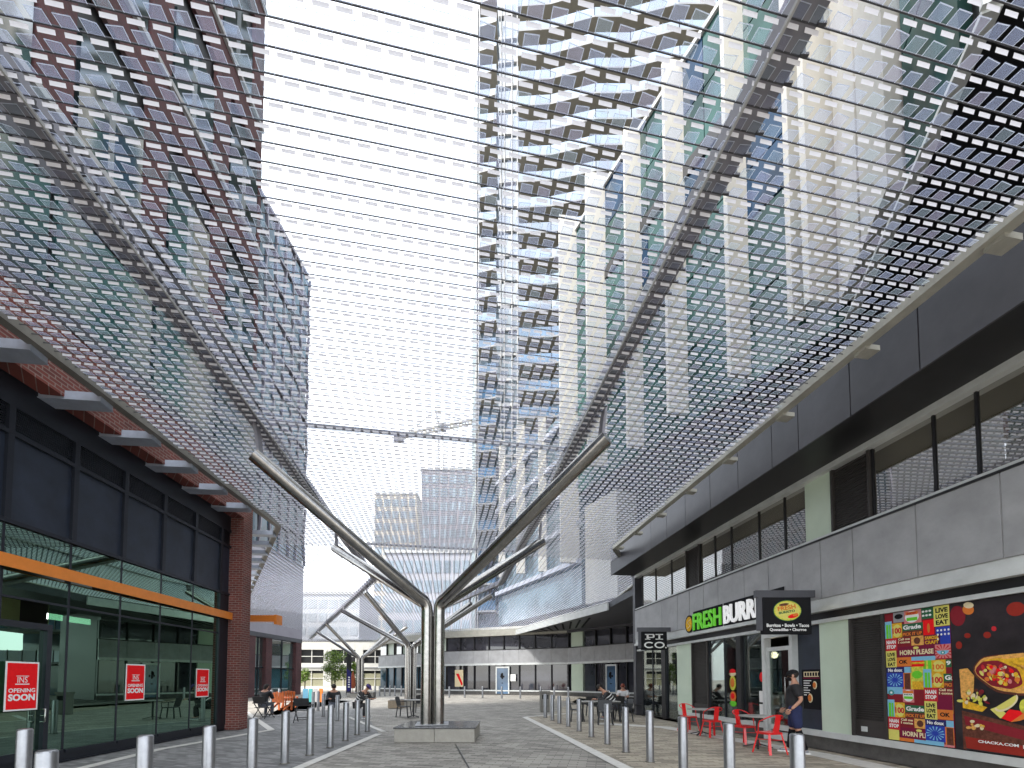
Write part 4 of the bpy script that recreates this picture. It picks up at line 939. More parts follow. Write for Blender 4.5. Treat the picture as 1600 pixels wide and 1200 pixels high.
def unit(du, dv):
    def p(u0, v0, u1, v1, c, n=1):
        U0, U1, V0, V1 = u0+du, u1+du, v0+dv, v1+dv
        if U1 <= 0 or U0 >= 1 or V1 <= 0 or V0 >= 1: return False
        patch(max(0, U0), max(0, V0), U1, V1, c, n); return U0 >= -.001 and V0 >= -.001 and V1 <= 1.001
    def tx(ok, u0, v0, u1, v1, s_, c):
        if ok and u0+du < .97 and (u1+du <= 1.35): words_(u0+du, v0+dv, u1+du, v1+dv, s_, c)
    k = p(.78, .0, 1.0, .145, 'yellow'); tx(k, .81, .01, .98, .14, 'LIVE/LOVE/EAT', 'black')
    k = p(.0, .065, .12, .20, 'cyan'); p(.02, .09, .06, .2, 'fglow', 2); p(.07, .09, .1, .2, 'fglow', 2)
    k = p(.12, .085, .29, .20, 'gold'); k and disc(.205+du, .145+dv, .075, .05, 'yellow'); tx(k, .13, .115, .28, .175, '100', 'crimson')
    k = p(.29, .10, .62, .155, 'dgreen'); tx(k, .31, .105, .59, .15, 'Grade', 'white')
    k = p(.62, .09, .78, .20, 'red'); k and disc(.70+du, .15+dv, .02, .035, 'orange')
    k = p(.29, .158, .62, .20, 'brown'); tx(k, .30, .163, .60, .195, 'PICK IT UP', 'orange')
    k = p(.0, .20, .20, .30, 'crimson'); tx(k, .02, .212, .18, .288, 'NAAN/STOP', 'white')
    k = p(.20, .20, .43, .255, 'maroon'); tx(k, .22, .203, .41, .25, 'Call me/I come', 'cream')
    k = p(.43, .20, .62, .27, 'tan'); k and disc(.52+du, .235+dv, .05, .025, 'brown')
    k = p(.62, .20, .86, .275, 'plum'); tx(k, .64, .205, .84, .272, 'SAMOSA/CRAFT', 'gold')
    k = p(.20, .275, .78, .355, 'plum', 2); tx(k, .24, .295, .76, .345, 'HORN PLEASE', 'cream'); k and disc(.5+du, .288+dv, .045, .01, 'yellow', 4)
    k = p(.80, .15, 1.0, .275, 'blue')
    if k:
        for i in range(9): disc(.83+.05*(i % 4)+du, .175+.03*(i//4)+dv, .014, .008, 'white', 3)
    k = p(.78, .275, 1.0, .375, 'pink')
    if k: rays(.89+du, .33+dv, .13, .055, 'crimson'); disc(.89+du, .32+dv, .085, .03, 'cyan', 3, math.pi, 2*math.pi); disc(.89+du, .335+dv, .03, .014, 'teal', 4); disc(.89+du, .335+dv, .012, .006, 'white', 5)
    k = p(.0, .30, .18, .43, 'yellow'); tx(k, .03, .31, .16, .425, 'LIVE/LOVE/EAT', 'black')
    k = p(.18, .355, .42, .425, 'orange'); tx(k, .22, .37, .36, .41, 'OK', 'black')
    p(.42, .355, .78, .385, 'cyan'); p(.42, .385, .62, .43, 'red'); p(.42, .395, .62, .41, 'gold', 2)
    p(.60, .385, .72, .485, 'fglow'); p(.64, .385, .67, .485, 'lime', 2)
    k = p(.72, .385, .92, .485, 'gold'); k and disc(.82+du, .435+dv, .085, .045, 'yellow'); tx(k, .74, .41, .9, .462, '100', 'orange')
    k = p(.92, .385, 1.0, .44, 'dgreen'); tx(k, .93, .39, .99, .43, '9', 'white')
    k = p(.0, .43, .30, .475, 'navy'); tx(k, .03, .436, .27, .47, 'No doux', 'white')
    k = p(.0, .475, .28, .585, 'blue')
    if k: rays(.14+du, .53+dv, .13, .05, 'cyan')
    p(.30, .43, .42, .475, 'cyan'); p(.28, .475, .40, .60, 'orange'); p(.30, .48, .39, .6, 'brown', 2)
    k = p(.40, .43, .60, .60, 'lime'); k and disc(.5+du, .49+dv, .08, .03, 'fglow'); p(.42, .54, .6, .6, 'gold', 2)
    k = p(.60, .49, .82, .58, 'crimson'); tx(k, .62, .50, .79, .572, 'NAAN/STOP', 'white')
    k = p(.82, .49, 1.05, .54, 'maroon'); tx(k, .84, .494, 1.02, .537, 'Call me/I come', 'cream')
    k = p(.0, .585, .26, .64, 'cyan')
    if k: disc(.07+du, .63+dv, .05, .022, 'teal', 3); disc(.07+du, .63+dv, .02, .009, 'white', 4)
    k = p(.26, .60, .44, .70, 'pink')
    if k: disc(.35+du, .65+dv, .085, .045, 'white', 3); p(.27, .612, .43, .632, 'orange', 4); tx(k, .28, .635, .42, .648, 'INDIA', 'dgreen'); p(.28, .655, .42, .675, 'fglow', 4)
unit(0, 0); LO[0] = 6; unit(.0, .62)
LO[0] = 12; patch(.6, .585, 1, 1, 'plum', 0); unit(.60, .385); LO[0] = 0
k = 0
patch(.33, .0, .6, .1, 'pink', 1); disc(.455, .05, .11, .045, 'white', 3); patch(.36, .012, .55, .035, 'orange', 4); patch(.37, .055, .54, .08, 'fglow', 4); words_(.38, .015, .53, .033, 'INDIA', 'crimson', 5)
patch(.60, .0, .78, .08, 'dgreen', 1)
for i in range(6): disc(.63+.05*(i % 3), .025+.03*(i//3), .02, .008, 'white', 3)
patch(.0, .0, .15, .06, 'maroon', 1); patch(.15, .0, .33, .08, 'grey', 1); disc(.24, .035, .07, .02, 'black', 2)
print_all(groups, t)
# food photograph poster -----------------------------------------------------
t, a0, w = board(1488, 1760, 'dark window poster showing a filled flatbread wrap with lemon on a board', base='night')
groups = {}
W1 = (FR.s(1488)-FR.s(1600))/w
def pp(x, y):    # photo pixel on the poster sheet to sheet units
    s_ = FR.s(x); Y_ = FR.P(s_, 0, 0).y; z = 1.55-(y-1062)/680*Y_
    return ((a0-s_)/w, (2.79-z)/HH)
def blob(pts, c, n):
    g_ = groups.setdefault((c, n), MB()); q = [pp(*p) for p in pts]
    g_.poly([FR.P(a0-min(1, max(0, u))*w, -.004+.0014*n, 2.79-min(1, max(0, v))*HH) for u, v in q])
def el(x, y, rx_, ry_, c, n, rot=0, a=0, b=6.2832, wob=0):
    blob([(x+rx_*(1+wob*math.sin(5*k))*math.cos(k)*math.cos(rot)-ry_*math.sin(k)*math.sin(rot), y+rx_*math.cos(k)*math.sin(rot)+ry_*(1+wob*math.cos(7*k))*math.sin(k)*math.cos(rot)) for k in [a+(b-a)*i/28 for i in range(29)]], c, n)
el(1500, 962, 12, 16, 'maroon', 1)
el(1517, 952, 9, 8, 'orange', 2); el(1518, 945, 8, 5, 'cream', 3)
el(1500, 1008, 5, 6, 'ember', 2); el(1545, 992, 6, 5, 'ember', 2); el(1556, 982, 4, 4, 'crimson', 2); el(1514, 993, 5, 4, 'ember', 2)
el(1592, 951, 15, 11, 'ember', 2, -.2)
blob([(1500, 1110), (1500, 1200), (1760, 1240), (1760, 1150), (1620, 1140)], 'brown', 2)
blob([(1503, 1118), (1760, 1180), (1760, 1200), (1505, 1132)], 'maroon', 3); blob([(1503, 1150), (1640, 1172), (1760, 1210), (1505, 1168)], 'ember', 3); blob([(1504, 1168), (1600, 1182), (1760, 1240), (1760, 1300), (1506, 1190)], 'night', 4)
blob([(1499, 1046), (1512, 1044), (1522, 1056), (1520, 1080), (1512, 1095), (1500, 1090)], 'tan', 4); blob([(1502, 1090), (1512, 1096), (1540, 1105), (1532, 1112), (1502, 1106)], 'gold', 4)
el(1575, 1055, 55, 30, 'brown', 4, .25, wob=.03); el(1575, 1054, 52, 27, 'tan', 5, .25, wob=.03); el(1568, 1052, 40, 22, 'gold', 6, .25, wob=.04); el(1562, 1054, 37, 20, 'maroon', 7, .3, wob=.05)
blob([(1560, 1024), (1600, 1020), (1640, 1030), (1640, 1090), (1600, 1082), (1606, 1050)], 'tan', 6); blob([(1566, 1030), (1600, 1027), (1640, 1040), (1640, 1048), (1590, 1038)], 'gold', 7)
rnd = random.Random(4)
for i in range(60):
    a_ = rnd.uniform(0, 6.28); r_ = rnd.uniform(0, .85); el(1563+36*r_*math.cos(a_), 1053+18*r_*math.sin(a_)+6*r_*math.cos(a_), rnd.uniform(2.5, 6), rnd.uniform(1.5, 4), rnd.choice(['red', 'pink', 'gold', 'orange', 'crimson', 'cream', 'yellow']), 8+i % 5, rnd.uniform(0, 3))
for i in range(22): el(1516+rnd.uniform(-8, 26), 1088+rnd.uniform(-11, 12), rnd.uniform(2, 5), rnd.uniform(1.5, 3.5), rnd.choice(['yellow', 'cream', 'brown', 'gold', 'lime', 'maroon']), 7+i % 4, rnd.uniform(0, 3))
el(1571, 1098, 21, 10, 'cream', 11, -.55, -.2, 3.4); el(1571, 1097, 18, 8, 'yellow', 12, -.55, -.2, 3.4); el(1600, 1104, 9, 12, 'lime', 11)
blob([(1545, 1108), (1556, 1104), (1575, 1118), (1560, 1122)], 'yellow', 10); blob([(1562, 1122), (1575, 1108), (1600, 1112), (1578, 1128)], 'red', 11); blob([(1576, 1128), (1600, 1112), (1620, 1116), (1590, 1126)], 'orange', 12)
for i in range(9): el(1520+rnd.uniform(-10, 12), 1130+rnd.uniform(-6, 8), rnd.uniform(2, 4.5), rnd.uniform(1.5, 4), rnd.choice(['cream', 'tan', 'gold']), 9+i % 3)
el(1487+60, 1197, 24, 3, 'grey', 6, .5, 3.3, 5.6)
print_all(groups, t)
s1 = FR.s(1525); text_mb('CHACKA.COM  |  @CHACKA', FR.P(s1, .02, .565), RX, UP, .98, .055, .03, .001).build('text_print', K['white'], t)
# menu poster and decals on the glass -------------------------------------------
a0, a1 = FR.s(1249), FR.s(1279)
t = thing('menu_poster', 'black menu poster with dish pictures on the dark panel behind the standing person', 'poster', FR.P((a0+a1)/2, -.07, .9))
def zy(px, py): return 1.55+(1062-py)/680*FR.P(FR.s(px), 0, 0).y
zt, zb_ = zy(1264, 1046), zy(1264, 1108)
bb = MB(); bb.fbox(FR, a1, a0, -.078, -.06, zb_, zt); bb.build('sheet', K['black'], t)
bb = MB(); bb.fbox(FR, a1+.06, a0-.06, -.06, -.056, zt-.17, zt-.05); bb.build('header', K['cream'], t)
bb = MB()
for k in range(6): bb.fbox(FR, a0-.14-k*.075, a0-.09-k*.075, -.056, -.053, zt-.15, zt-.07)
bb.build('header_print', K['black'], t)
bb = MB(); bb.fbox(FR, a1+.04, a0-.04, -.06, -.057, zt-.21, zt-.185); bb.build('rule', K['plum'], t)
bb = MB()
for k in range(7): bb.fbox(FR, a0-.05-[.22, .17, .2, .12, .18, .16, .08][k], a0-.05, -.06, -.057, zt-.27-k*.055, zt-.25-k*.055)
bb.build('menu_lines', K['white'], t)
for (du, dz, r_) in ((.36, -.36, .095), (.22, -.66, .11)):
    bb = MB(); bb.ball(FR.P(a0-du, -.06, zt+dz), (.008, r_*.85, r_)); pl = bb.build('dish_picture', K['cream'], t)
    bb = MB(); bb.ball(FR.P(a0-du, -.055, zt+dz), (.01, r_*.6, r_*.7)); bb.build('dish_filling', K['orange'], pl)
t = thing('window_decal', 'green and red burger shaped decal on the shop glass behind the red chairs', 'decal', FR.P(FR.s(1142), -.04, 1))
sc_ = FR.s(1142)
for (dz, r1, r2, c) in ((1.78, .20, .09, 'red'), (1.72, .22, .07, 'cream'), (1.45, .2, .22, 'lime'), (1.46, .12, .14, 'orange'), (1.05, .2, .16, 'orange'), (1.07, .12, .09, 'red'), (.85, .22, .09, 'fglow')):
    bb = MB(); bb.ball(FR.P(sc_, -.045+(.006 if r1 < .15 else 0), dz), (.008, r1, r2)); bb.build('decal_print', K[c], t)
bb = MB(); bb.ball(FR.P(FR.s(1192), .04, 1.62), (.01, .1, .13)); tag(bb.build('round_sticker', K['red']), 'round red sticker on the glass left of the shop door', 'sticker')
for x_, l_ in ((1188, 'white notice taped to the glass left of the shop door'), (1216, 'white notice taped inside the pale framed shop door')):
    s_ = FR.s(x_); bb = MB(); bb.fbox(FR, s_-.11, s_+.11, -.04, -.035, .95, 1.25); 
    if x_ == 1188: bb.fbox(FR, s_-.11, s_+.11, -.04, -.035, .6, .9)
    tag(bb.build('notice', K['white']), l_, 'notice')
# ================================================================== BOLLARDS
def bollard_proto():
    t = thing('bollard', '', 'bollard', local=True, group='round steel bollards')
    b = MB(); n = 24; r = .072; prof = [(r, 0), (r, .945), (r-.006, .958), (r-.018, .965), (0.001, .967)]
    b.add([(rr*math.cos(2*math.pi*k/n), rr*math.sin(2*math.pi*k/n), z) for rr, z in prof for k in range(n)], [(j*n+k, j*n+(k+1) % n, (j+1)*n+(k+1) % n, (j+1)*n+k) for j in range(len(prof)-1) for k in range(n)], 0, False)
    b.sm = [i < n for i in range(len(b.f))]; b.build('post', m_bollard, t)
    b = MB(); b.tube([(0, 0, -.01), (0, 0, .012)], .088, 20); b.build('base_collar', m_edge, t)
    return t
bp = bollard_proto(); ordw = ['nearest', 'second', 'third', 'fourth', 'fifth', 'sixth', 'seventh', 'eighth', 'ninth', 'tenth', 'eleventh', 'twelfth', 'thirteenth', 'fourteenth']
first = True
def put_bollard(px, by, label):
    global first
    v = G(px, by)
    if first: bp.location = v; bp['label'] = label; first = False
    else: again(bp, v, random.uniform(0, 6), label)
def by_top(t_): return 1062+(t_-1062)/.377
for i, (px, by) in enumerate(((1249, by_top(1147)), (1141, by_top(1130)), (1068, by_top(1120)), (1016, 1190), (978, 1175), (949, 1162), (924, 1151), (905, 1142), (888, 1135), (874, 1130), (863, 1125.5), (852, 1121))):
    put_bollard(px, by, 'steel bollard, %s from the camera in the long right hand row' % ordw[i] if i else 'steel bollard nearest the camera in the right hand row, before the standing person')
for i, (px, by) in enumerate(((65, by_top(1173)), (33, by_top(1139)), (222, by_top(1149)), (324, by_top(1134)), (393, by_top(1122)), (445, 1192), (484, 1179), (516, 1167), (540, 1156), (558, 1147), (574, 1142))):
    put_bollard(px, by, ['steel bollard nearest the camera at the lower left corner', 'steel bollard in front of the door with the large red poster', 'steel bollard in front of the middle red poster', 'steel bollard between the middle red poster and the brick column', 'steel bollard just right of the brick column foot'][i] if i < 5 else 'steel bollard, %s of the centre left row ending near the plinth' % ordw[i-5].replace('nearest', 'first'))
for i, (px, by) in enumerate(((505, 1119), (527, 1126), (489, 1113), (497, 1110), (424, 1104), (436, 1100))):
    put_bollard(px, by, 'slim bollard standing among the left cafe furniture, %s from the camera' % ['second', 'first', 'third', 'fourth', 'fifth', 'last'][i])
farb = [(702, 1090), (726, 1090), (754, 1090), (784, 1091), (813, 1091), (845, 1091), (866, 1092), (888, 1092)]
for i, (px, by) in enumerate(farb): put_bollard(px, by, 'distant bollard in front of the far dark shopfronts, %s from the left' % ordw[i].replace('nearest', 'first'))
for i, px in enumerate((586, 593, 601, 609, 617, 627)): put_bollard(px, 1087, 'small distant bollard by the far left bend, %s from the left' % ordw[i].replace('nearest', 'first'))
# ================================================================== FURNITURE
def red_chair():
    t = thing('metal_chair', '', 'chair', local=True, group='red metal cafe chairs')
    b = MB(); b.prism([(-.17, -.18), (.17, -.18), (.19, -.1), (.19, .12), (.15, .18), (-.15, .18), (-.19, .12), (-.19, -.1)], .435, .452); b.prism([(-.185, -.17), (.185, -.17), (.18, .16), (-.18, .16)], .405, .434); b.build('seat', m_red, t, .004)
    for sx in (-1, 1):
        for sy in (-1, 1):
            b = MB(); b.beam((sx*.15, sy*.15, .42), (sx*.215, sy*.235, .0), .05, .028, up=(sx*.7, sy*.7, 0)); b.build('leg', m_red, t)
    b = MB(); b.beam((0, .17, .43), (0, .235, .80), .13, .012, up=(0, 1, .1)); b.build('back_splat', m_red, t)
    pts = []
    for i in range(17):
        a = math.pi*(i/16); x = -.225*math.cos(a)
        y = .245*math.sin(a)**.5-.0; z = .68+.135*math.sin(a)**.7; pts.append((x, y-.02 if 0 < i < 16 else -.02, z))
    pts = [(-.19, -.10, .44), (-.215, -.06, .60)]+pts[0:]+[(.215, -.06, .60), (.19, -.10, .44)]
    b = MB(); b.tube(pts, .0115, 8); b.build('back_rail', m_red, t)
    b = MB(); b.tube([(-.16, -.16, .28), (.16, .16, .28)], .008, 6); b.tube([(.16, -.16, .285), (-.16, .16, .285)], .008, 6); b.build('cross_brace', m_red, t)
    return t
rc = red_chair()
rl = (((1076, 1142), R(14), 'red metal chair far left of the four, beside the far cafe table'), ((1113, 1151), R(188), 'red metal chair right of the far cafe table, back towards the shop glass'),
      ((1164, 1163), R(18), 'red metal chair left of the near cafe table'), ((1203, 1177), R(194), 'red metal chair right of the near cafe table, beside the standing person'))
for i, (p, rz, lb) in enumerate(rl):
    v = G(*p)
    if i == 0: rc.location = v; rc.rotation_euler = (0, 0, rz); rc['label'] = lb
    else: again(rc, v, rz, lb)
def cafe_table(r=.38, m=None, h=.73, round_=True, leg=None, name='cafe_table', group='small cafe tables'):
    t = thing(name, '', 'table', local=True, group=group)
    b = MB(); n = 28
    if round_: b.prism([(r*math.cos(2*math.pi*k/n), r*math.sin(2*math.pi*k/n)) for k in range(n)], h-.025, h)
    else: b.box(-r, r, -r, r, h-.025, h)
    b.build('tabletop', m or m_tabletop, t, .004)
    b = MB(); b.tube([(0, 0, .03), (0, 0, h-.025)], .032, 12); b.build('pedestal', leg or m_dark, t)
    for k in range(4):
        a = k*math.pi/2+.78; b = MB(); b.beam((.02*math.cos(a), .02*math.sin(a), .09), (.30*math.cos(a), .30*math.sin(a), .015), .04, .025); b.build('foot', leg or m_dark, t)
    return t
ct = cafe_table(); v = G(1096, 1148); ct.location = v; ct['label'] = 'round grey topped table between the two far red chairs'
again(ct, G(1184, 1168), .3, 'round grey topped table between the two near red chairs')
dt = again(ct, G(646, 1121), .2, 'small dark pedestal table just left of the nearest steel column')
def side_chair(name='armchair', m=m_dark, group='black outdoor armchairs'):
    t = thing(name, '', 'chair', local=True, group=group)
    b = MB(); b.box(-.23, .23, -.22, .22, .42, .45); b.build('seat', m, t, .01)
    for sx in (-1, 1):
        for sy in (-1, 1):
            b = MB(); b.beam((sx*.21, sy*.2, .43), (sx*.25, sy*.25, 0), .035, .035); b.build('leg', m, t)
        b = MB(); b.tube([(sx*.23, -.2, .44), (sx*.26, -.21, .64), (sx*.27, .0, .66), (sx*.25, .22, .64)], .016, 8); b.build('armrest', m, t)
    b = MB(); b.add([(x, y+dy, z) for dy in (0, .02) for (x, y, z) in ((-.23, .20, .46), (.23, .20, .46), (.25, .29, .82), (0, .31, .85), (-.25, .29, .82))], [(0, 1, 2, 3, 4), (9, 8, 7, 6, 5), (0, 5, 6, 1), (1, 6, 7, 2), (2, 7, 8, 3), (3, 8, 9, 4), (4, 9, 5, 0)]); b.build('backrest', m, t)
    return t
sc0 = side_chair(); v = G(631, 1120); sc0.location = v; sc0.rotation_euler = (0, 0, R(85)); sc0['label'] = 'dark chair left of the small table by the steel column'
again(sc0, G(655, 1113), R(-150), 'dark chair behind the small table by the steel column')
def big_table(label, p, rz, lx=1.5, ly=.8):
    t = thing('dining_table', label, 'table', p, rz, local=True, group='long grey outdoor tables')
    b = MB(); b.box(-lx/2, lx/2, -ly/2, ly/2, .715, .745); b.build('tabletop', m_tabletop, t, .006)
    b = MB(); b.box(-lx/2+.05, lx/2-.05, -ly/2+.05, ly/2-.05, .64, .713); b.build('apron', m_dark, t)
    for sx in (-1, 1):
        for sy in (-1, 1): b = MB(); b.beam((sx*(lx/2-.08), sy*(ly/2-.08), .64), (sx*(lx/2-.03), sy*(ly/2-.03), 0), .05, .05); b.build('leg', m_dark, t)
big_table('long grey topped table behind the right bollards where people sit', G(935, 1126), R(5))
big_table('second grey table beyond, nearer the far shop corner', G(985, 1113), R(10), 1.2)
for p, rz, lb in (((900, 1127), R(95), 'black armchair at the left end of the long table'), ((925, 1118), R(170), 'black armchair on the far side of the long table, left one'), ((946, 1132), R(-10), 'black armchair on the near side of the long table'),
                  ((975, 1127), R(-80), 'black armchair at the right end of the long table'), ((964, 1117), R(190), 'black armchair on the far side of the long table, right one'),
                  ((1003, 1117), R(-60), 'black armchair at the right side of the second table'), ((1015, 1112), R(-40), 'black armchair with a beige garment near the shop corner'), ((968, 1110), R(120), 'black armchair at the left side of the second table')):
    again(sc0, G(*p), rz, lb)
def sling_chair(label, p, rz, m=m_dark):
    t = thing('sling_chair', label, 'chair', p, rz, local=True, group='dark sling chairs on the left')
    for sx in (-1, 1):
        b = MB(); b.tube([(sx*.26, -.28, 0), (sx*.26, .25, .62)], .018, 8); b.tube([(sx*.26, .28, 0), (sx*.26, -.22, .60)], .018, 8); b.tube([(sx*.26, -.28, .62), (sx*.26, .3, .62)], .022, 8); b.build('side_frame', m_dark, t)
    b = MB(); b.box(-.25, .25, -.22, .22, .42, .445); b.build('seat', m, t)
    b = MB(); b.beam((0, .25, .60), (0, .34, .88), .52, .02, up=(0, 1, 0)); b.build('backrest', m, t)
    b = MB(); b.tube([(-.26, .25, .1), (.26, .25, .1)], .014, 6); b.tube([(-.26, -.2, .14), (.26, -.2, .14)], .014, 6); b.build('stretcher', m_dark, t)
sling_chair('dark sling chair beside the brick column with a person seated in it', G(412, 1122), R(170))
sling_chair('dark sling chair with a black back bar, right of the orange seats', G(474, 1128), R(190))
def slat_seat(label, p, rz, sc=1.):
    t = thing('patio_chair', label, 'chair', p, rz, local=True, group='orange slatted outdoor seats')
    b = MB()
    for k in range(5): b.box(-.30+k*.124, -.30+k*.124+.11, -.28, .26, .40, .42)
    b.build('seat', m_orangewood, t)
    b = MB()
    for k in range(5): x = -.30+k*.124+.055; b.beam((x, .26, .40), (x*1.1, .42, .95-.03*abs(k-2)), .11, .02, up=(0, 1, 0))
    b.build('backrest', m_orangewood, t)
    for sx in (-1, 1):
        b = MB(); b.box(sx*.36-.06, sx*.36+.06, -.32, .32, .60, .62); b.build('armrest', m_orangewood, t)
        b = MB(); b.beam((sx*.36, -.28, .6), (sx*.33, -.30, 0), .1, .03, up=(0, 1, 0)); b.build('leg', m_orangewood, t)
        b = MB(); b.beam((sx*.34, -.25, .38), (sx*.34, .40, .0), .03, .1); b.build('leg', m_orangewood, t)
slat_seat('orange slatted seat beside the orange table on the left', G(440, 1110), R(175)); slat_seat('orange slatted seat farther back, half hidden by the left one', G(452, 1106), R(200))
ot = cafe_table(.34, m_orangewood, .66, True, m_orangewood, 'slatted_table', 'orange slatted tables'); ot.location = G(446, 1109.5); ot['label'] = 'round orange slatted table between the orange seats'
# bench with teal and orange boards
t = thing('folding_panels', 'folding stand of teal, white and orange panels behind the left sling chair', 'display stand', G(487, 1100))
v = G(487, 1100)
for k, c in enumerate(('cyan', 'teal', 'white', 'orange')):
    b = MB(); x = v.x-.55+k*.33; b.beam((x, v.y+(.06 if k % 2 else -.06), .55), (x+.28, v.y+(-.06 if k % 2 else .06), .55), .03, .85); b.build('panel', K[c], t)
# planter boxes and bin
def planter(label, p, w, h, m, plant=False):
    t = thing('planter_box', label, 'planter', p, 0, local=True, group='square planter boxes')
    b = MB(); b.box(-w/2, w/2, -w/2, w/2, 0, h); b.build('box', m, t, .01)
    b = MB(); b.box(-w/2-.015, w/2+.015, -w/2-.015, w/2+.015, h-.05, h+.002) if False else b.box(-w/2+.04, w/2-.04, -w/2+.04, w/2-.04, h+.001, h+.01); b.build('soil', m_plinth, t)
planter('low wooden cube left of the small black table', G(619, 1106), .72, .42, M('weathered_wood', (.30, .24, .17), .8, 0, .2, 8))
planter('low dark cube beside the farthest steel column', G(579, 1090), .7, .45, m_plinth)
b = MB(); b.box(-.22, .22, -.18, .18, .0, .9); b.box(-.25, .25, -.21, .21, .9, 1.0)
v = G(851, 1112); t = thing('litter_bin', 'grey square litter bin at the far end of the right bollards', 'bin', v, .1, local=True); b.build('body', m_edge, t, .01)
b = MB(); b.box(-.15, .15, -.185, -.181, .62, .82); b.build('opening', K['black'], t)
# feather flag
v = G(541, 1086); t = thing('feather_flag', 'tall dark blue feather flag with white lettering on a black mast beside the leafy tree', 'flag', v)
b = MB(); b.tube([v, v+UP*3.6], .03, 8); b.build('mast', m_dark, t)
b = MB(); b.hexa([v+Vector((x, y, z)) for y in (-.01, .01) for x, z in ((.04, .35), (.5, .45), (.46, 2.3), (.04, 2.7))]); b.build('cloth', K['navy'], t)
b = MB()
for k in range(5): b.box(v.x+.17, v.x+.36, v.y-.03, v.y-.012, .75+k*.24, .88+k*.24)
b.build('cloth_print', K['white'], t)
v2 = H(546, 1020, 3.4); b = MB(); vv = G(544, 1083); b.box(vv.x-.22, vv.x+.22, vv.y, vv.y+.3, 0, 4.6); tag(b.build('dark_pier', m_black), 'slim black pier standing behind the feather flag', 'pier')
# orange umbrella-like canopy folded
v = G(551, 1084); t = thing('folded_parasol', 'folded rust coloured parasol beside the feather flag', 'parasol', v)
b = MB(); b.tube([v, v+UP*.6], .03, 8); b.build('pole', m_dark, t); b = MB(); b.tube([v+UP*.6, v+UP*1.0, v+UP*1.9, v+UP*2.5], [.22, .3, .2, .04], 9); b.build('canopy', M('rust_cloth', (.33, .08, .03), .8, 0, .2, 6), t)
# ================================================================== LEAFY TREE
def leafy(label, base, h, cr_r, n=1500, seed=1):
    rn = random.Random(seed); t = thing('street_tree', label, 'tree', base)
    b = MB(); top = base+Vector((.1, 0, h*.8)); b.tube([base, base+Vector((.03, .0, h*.35)), top], [.09, .07, .02], 8)
    lim = []
    for k in range(9):
        z = h*rn.uniform(.32, .7); a = rn.uniform(0, 6.28); p = base+Vector((.03, 0, z)); q = p+Vector((math.cos(a)*cr_r*.7, math.sin(a)*cr_r*.7, rn.uniform(.3, 1.0))); b.tube([p, p.lerp(q, .5)+UP*.1, q], [.035, .025, .008], 5); lim.append(q)
    b.build('trunk', M('bark', (.09, .07, .05), .9, 0, .3, 12), t)
    cl = [(base+Vector((rn.uniform(-1, 1)*cr_r*.75, rn.uniform(-1, 1)*cr_r*.7, h*rn.uniform(.34, .97))), rn.uniform(.25, .5)*cr_r) for _ in range(26)]+[(q, .3*cr_r) for q in lim]
    b = MB()
    for i in range(n):
        c, r_ = rn.choice(cl); d = Vector((rn.gauss(0, 1), rn.gauss(0, 1), rn.gauss(0, 1))).normalized()*r_*rn.uniform(.5, 1.1); p = c+d
        a = Vector((rn.uniform(-1, 1), rn.uniform(-1, 1), rn.uniform(-1, .3))).normalized(); s_ = a.cross(Vector((rn.uniform(-1, 1), rn.uniform(-1, 1), rn.uniform(-1, 1)))).normalized(); L_ = rn.uniform(.10, .2)
        b.poly([p, p+a*L_*.5+s_*L_*.3, p+a*L_, p+a*L_*.5-s_*L_*.3], 0 if rn.random() < .6 else 1)
    m1 = M('leaf_light', (.20, .30, .035), .5, 0, .3, 3); m2 = M('leaf_dark', (.07, .14, .02), .5, 0, .3, 3)
    b.build('crown', [m1, m2], t)
leafy('young leafy yellow green tree left of the black pier', G(523, 1082)+Vector((0, 0, 0)), 5.0, 1.3, 5200, 3)
leafy('smaller leafy tree half behind the farthest steel column', G(556, 1082.5), 3.6, .8, 2400, 5)
leafy('little green tree beside the far brick column', G(476, 1080), 3.1, .6, 1500, 8)
# ================================================================== PEOPLE
def hand(pts_dir, wrist, fwd, side, m, par, curl=.6):
    """five fingers: wrist point, forward direction, thumb side direction"""
    fwd = Vector(fwd).normalized(); side = Vector(side).normalized(); up = fwd.cross(side)
    vs = [Vector(wrist), Vector(wrist)+fwd*.045, Vector(wrist)+fwd*.085]; es = [(0, 1), (1, 2)]; rs = [(.026, .018), (.038, .018), (.036, .016)]
    b = skin_mb(vs, es, rs, 1)
    for k in range(4):
        o = Vector(wrist)+fwd*.08+side*(.028-.019*k); L_ = [.07, .08, .075, .06][k]
        p1 = o+fwd*L_*.4; p2 = p1+(fwd*math.cos(curl)+up*math.sin(curl))*L_*.35; p3 = p2+(fwd*math.cos(curl*1.8)+up*math.sin(curl*1.8))*L_*.3
        merge(b, skin_mb([o-fwd*.02, o, p1, p2, p3], [(0, 1), (1, 2), (2, 3), (3, 4)], [.009, .0095, .009, .0085, .007], 1))
    o = Vector(wrist)+fwd*.03+side*.03
    merge(b, skin_mb([o-side*.012, o+side*.018+fwd*.02, o+side*.022+fwd*.055, o+side*.012+fwd*.08], [(0, 1), (1, 2), (2, 3)], [.012, .011, .010, .008], 1))
    return b
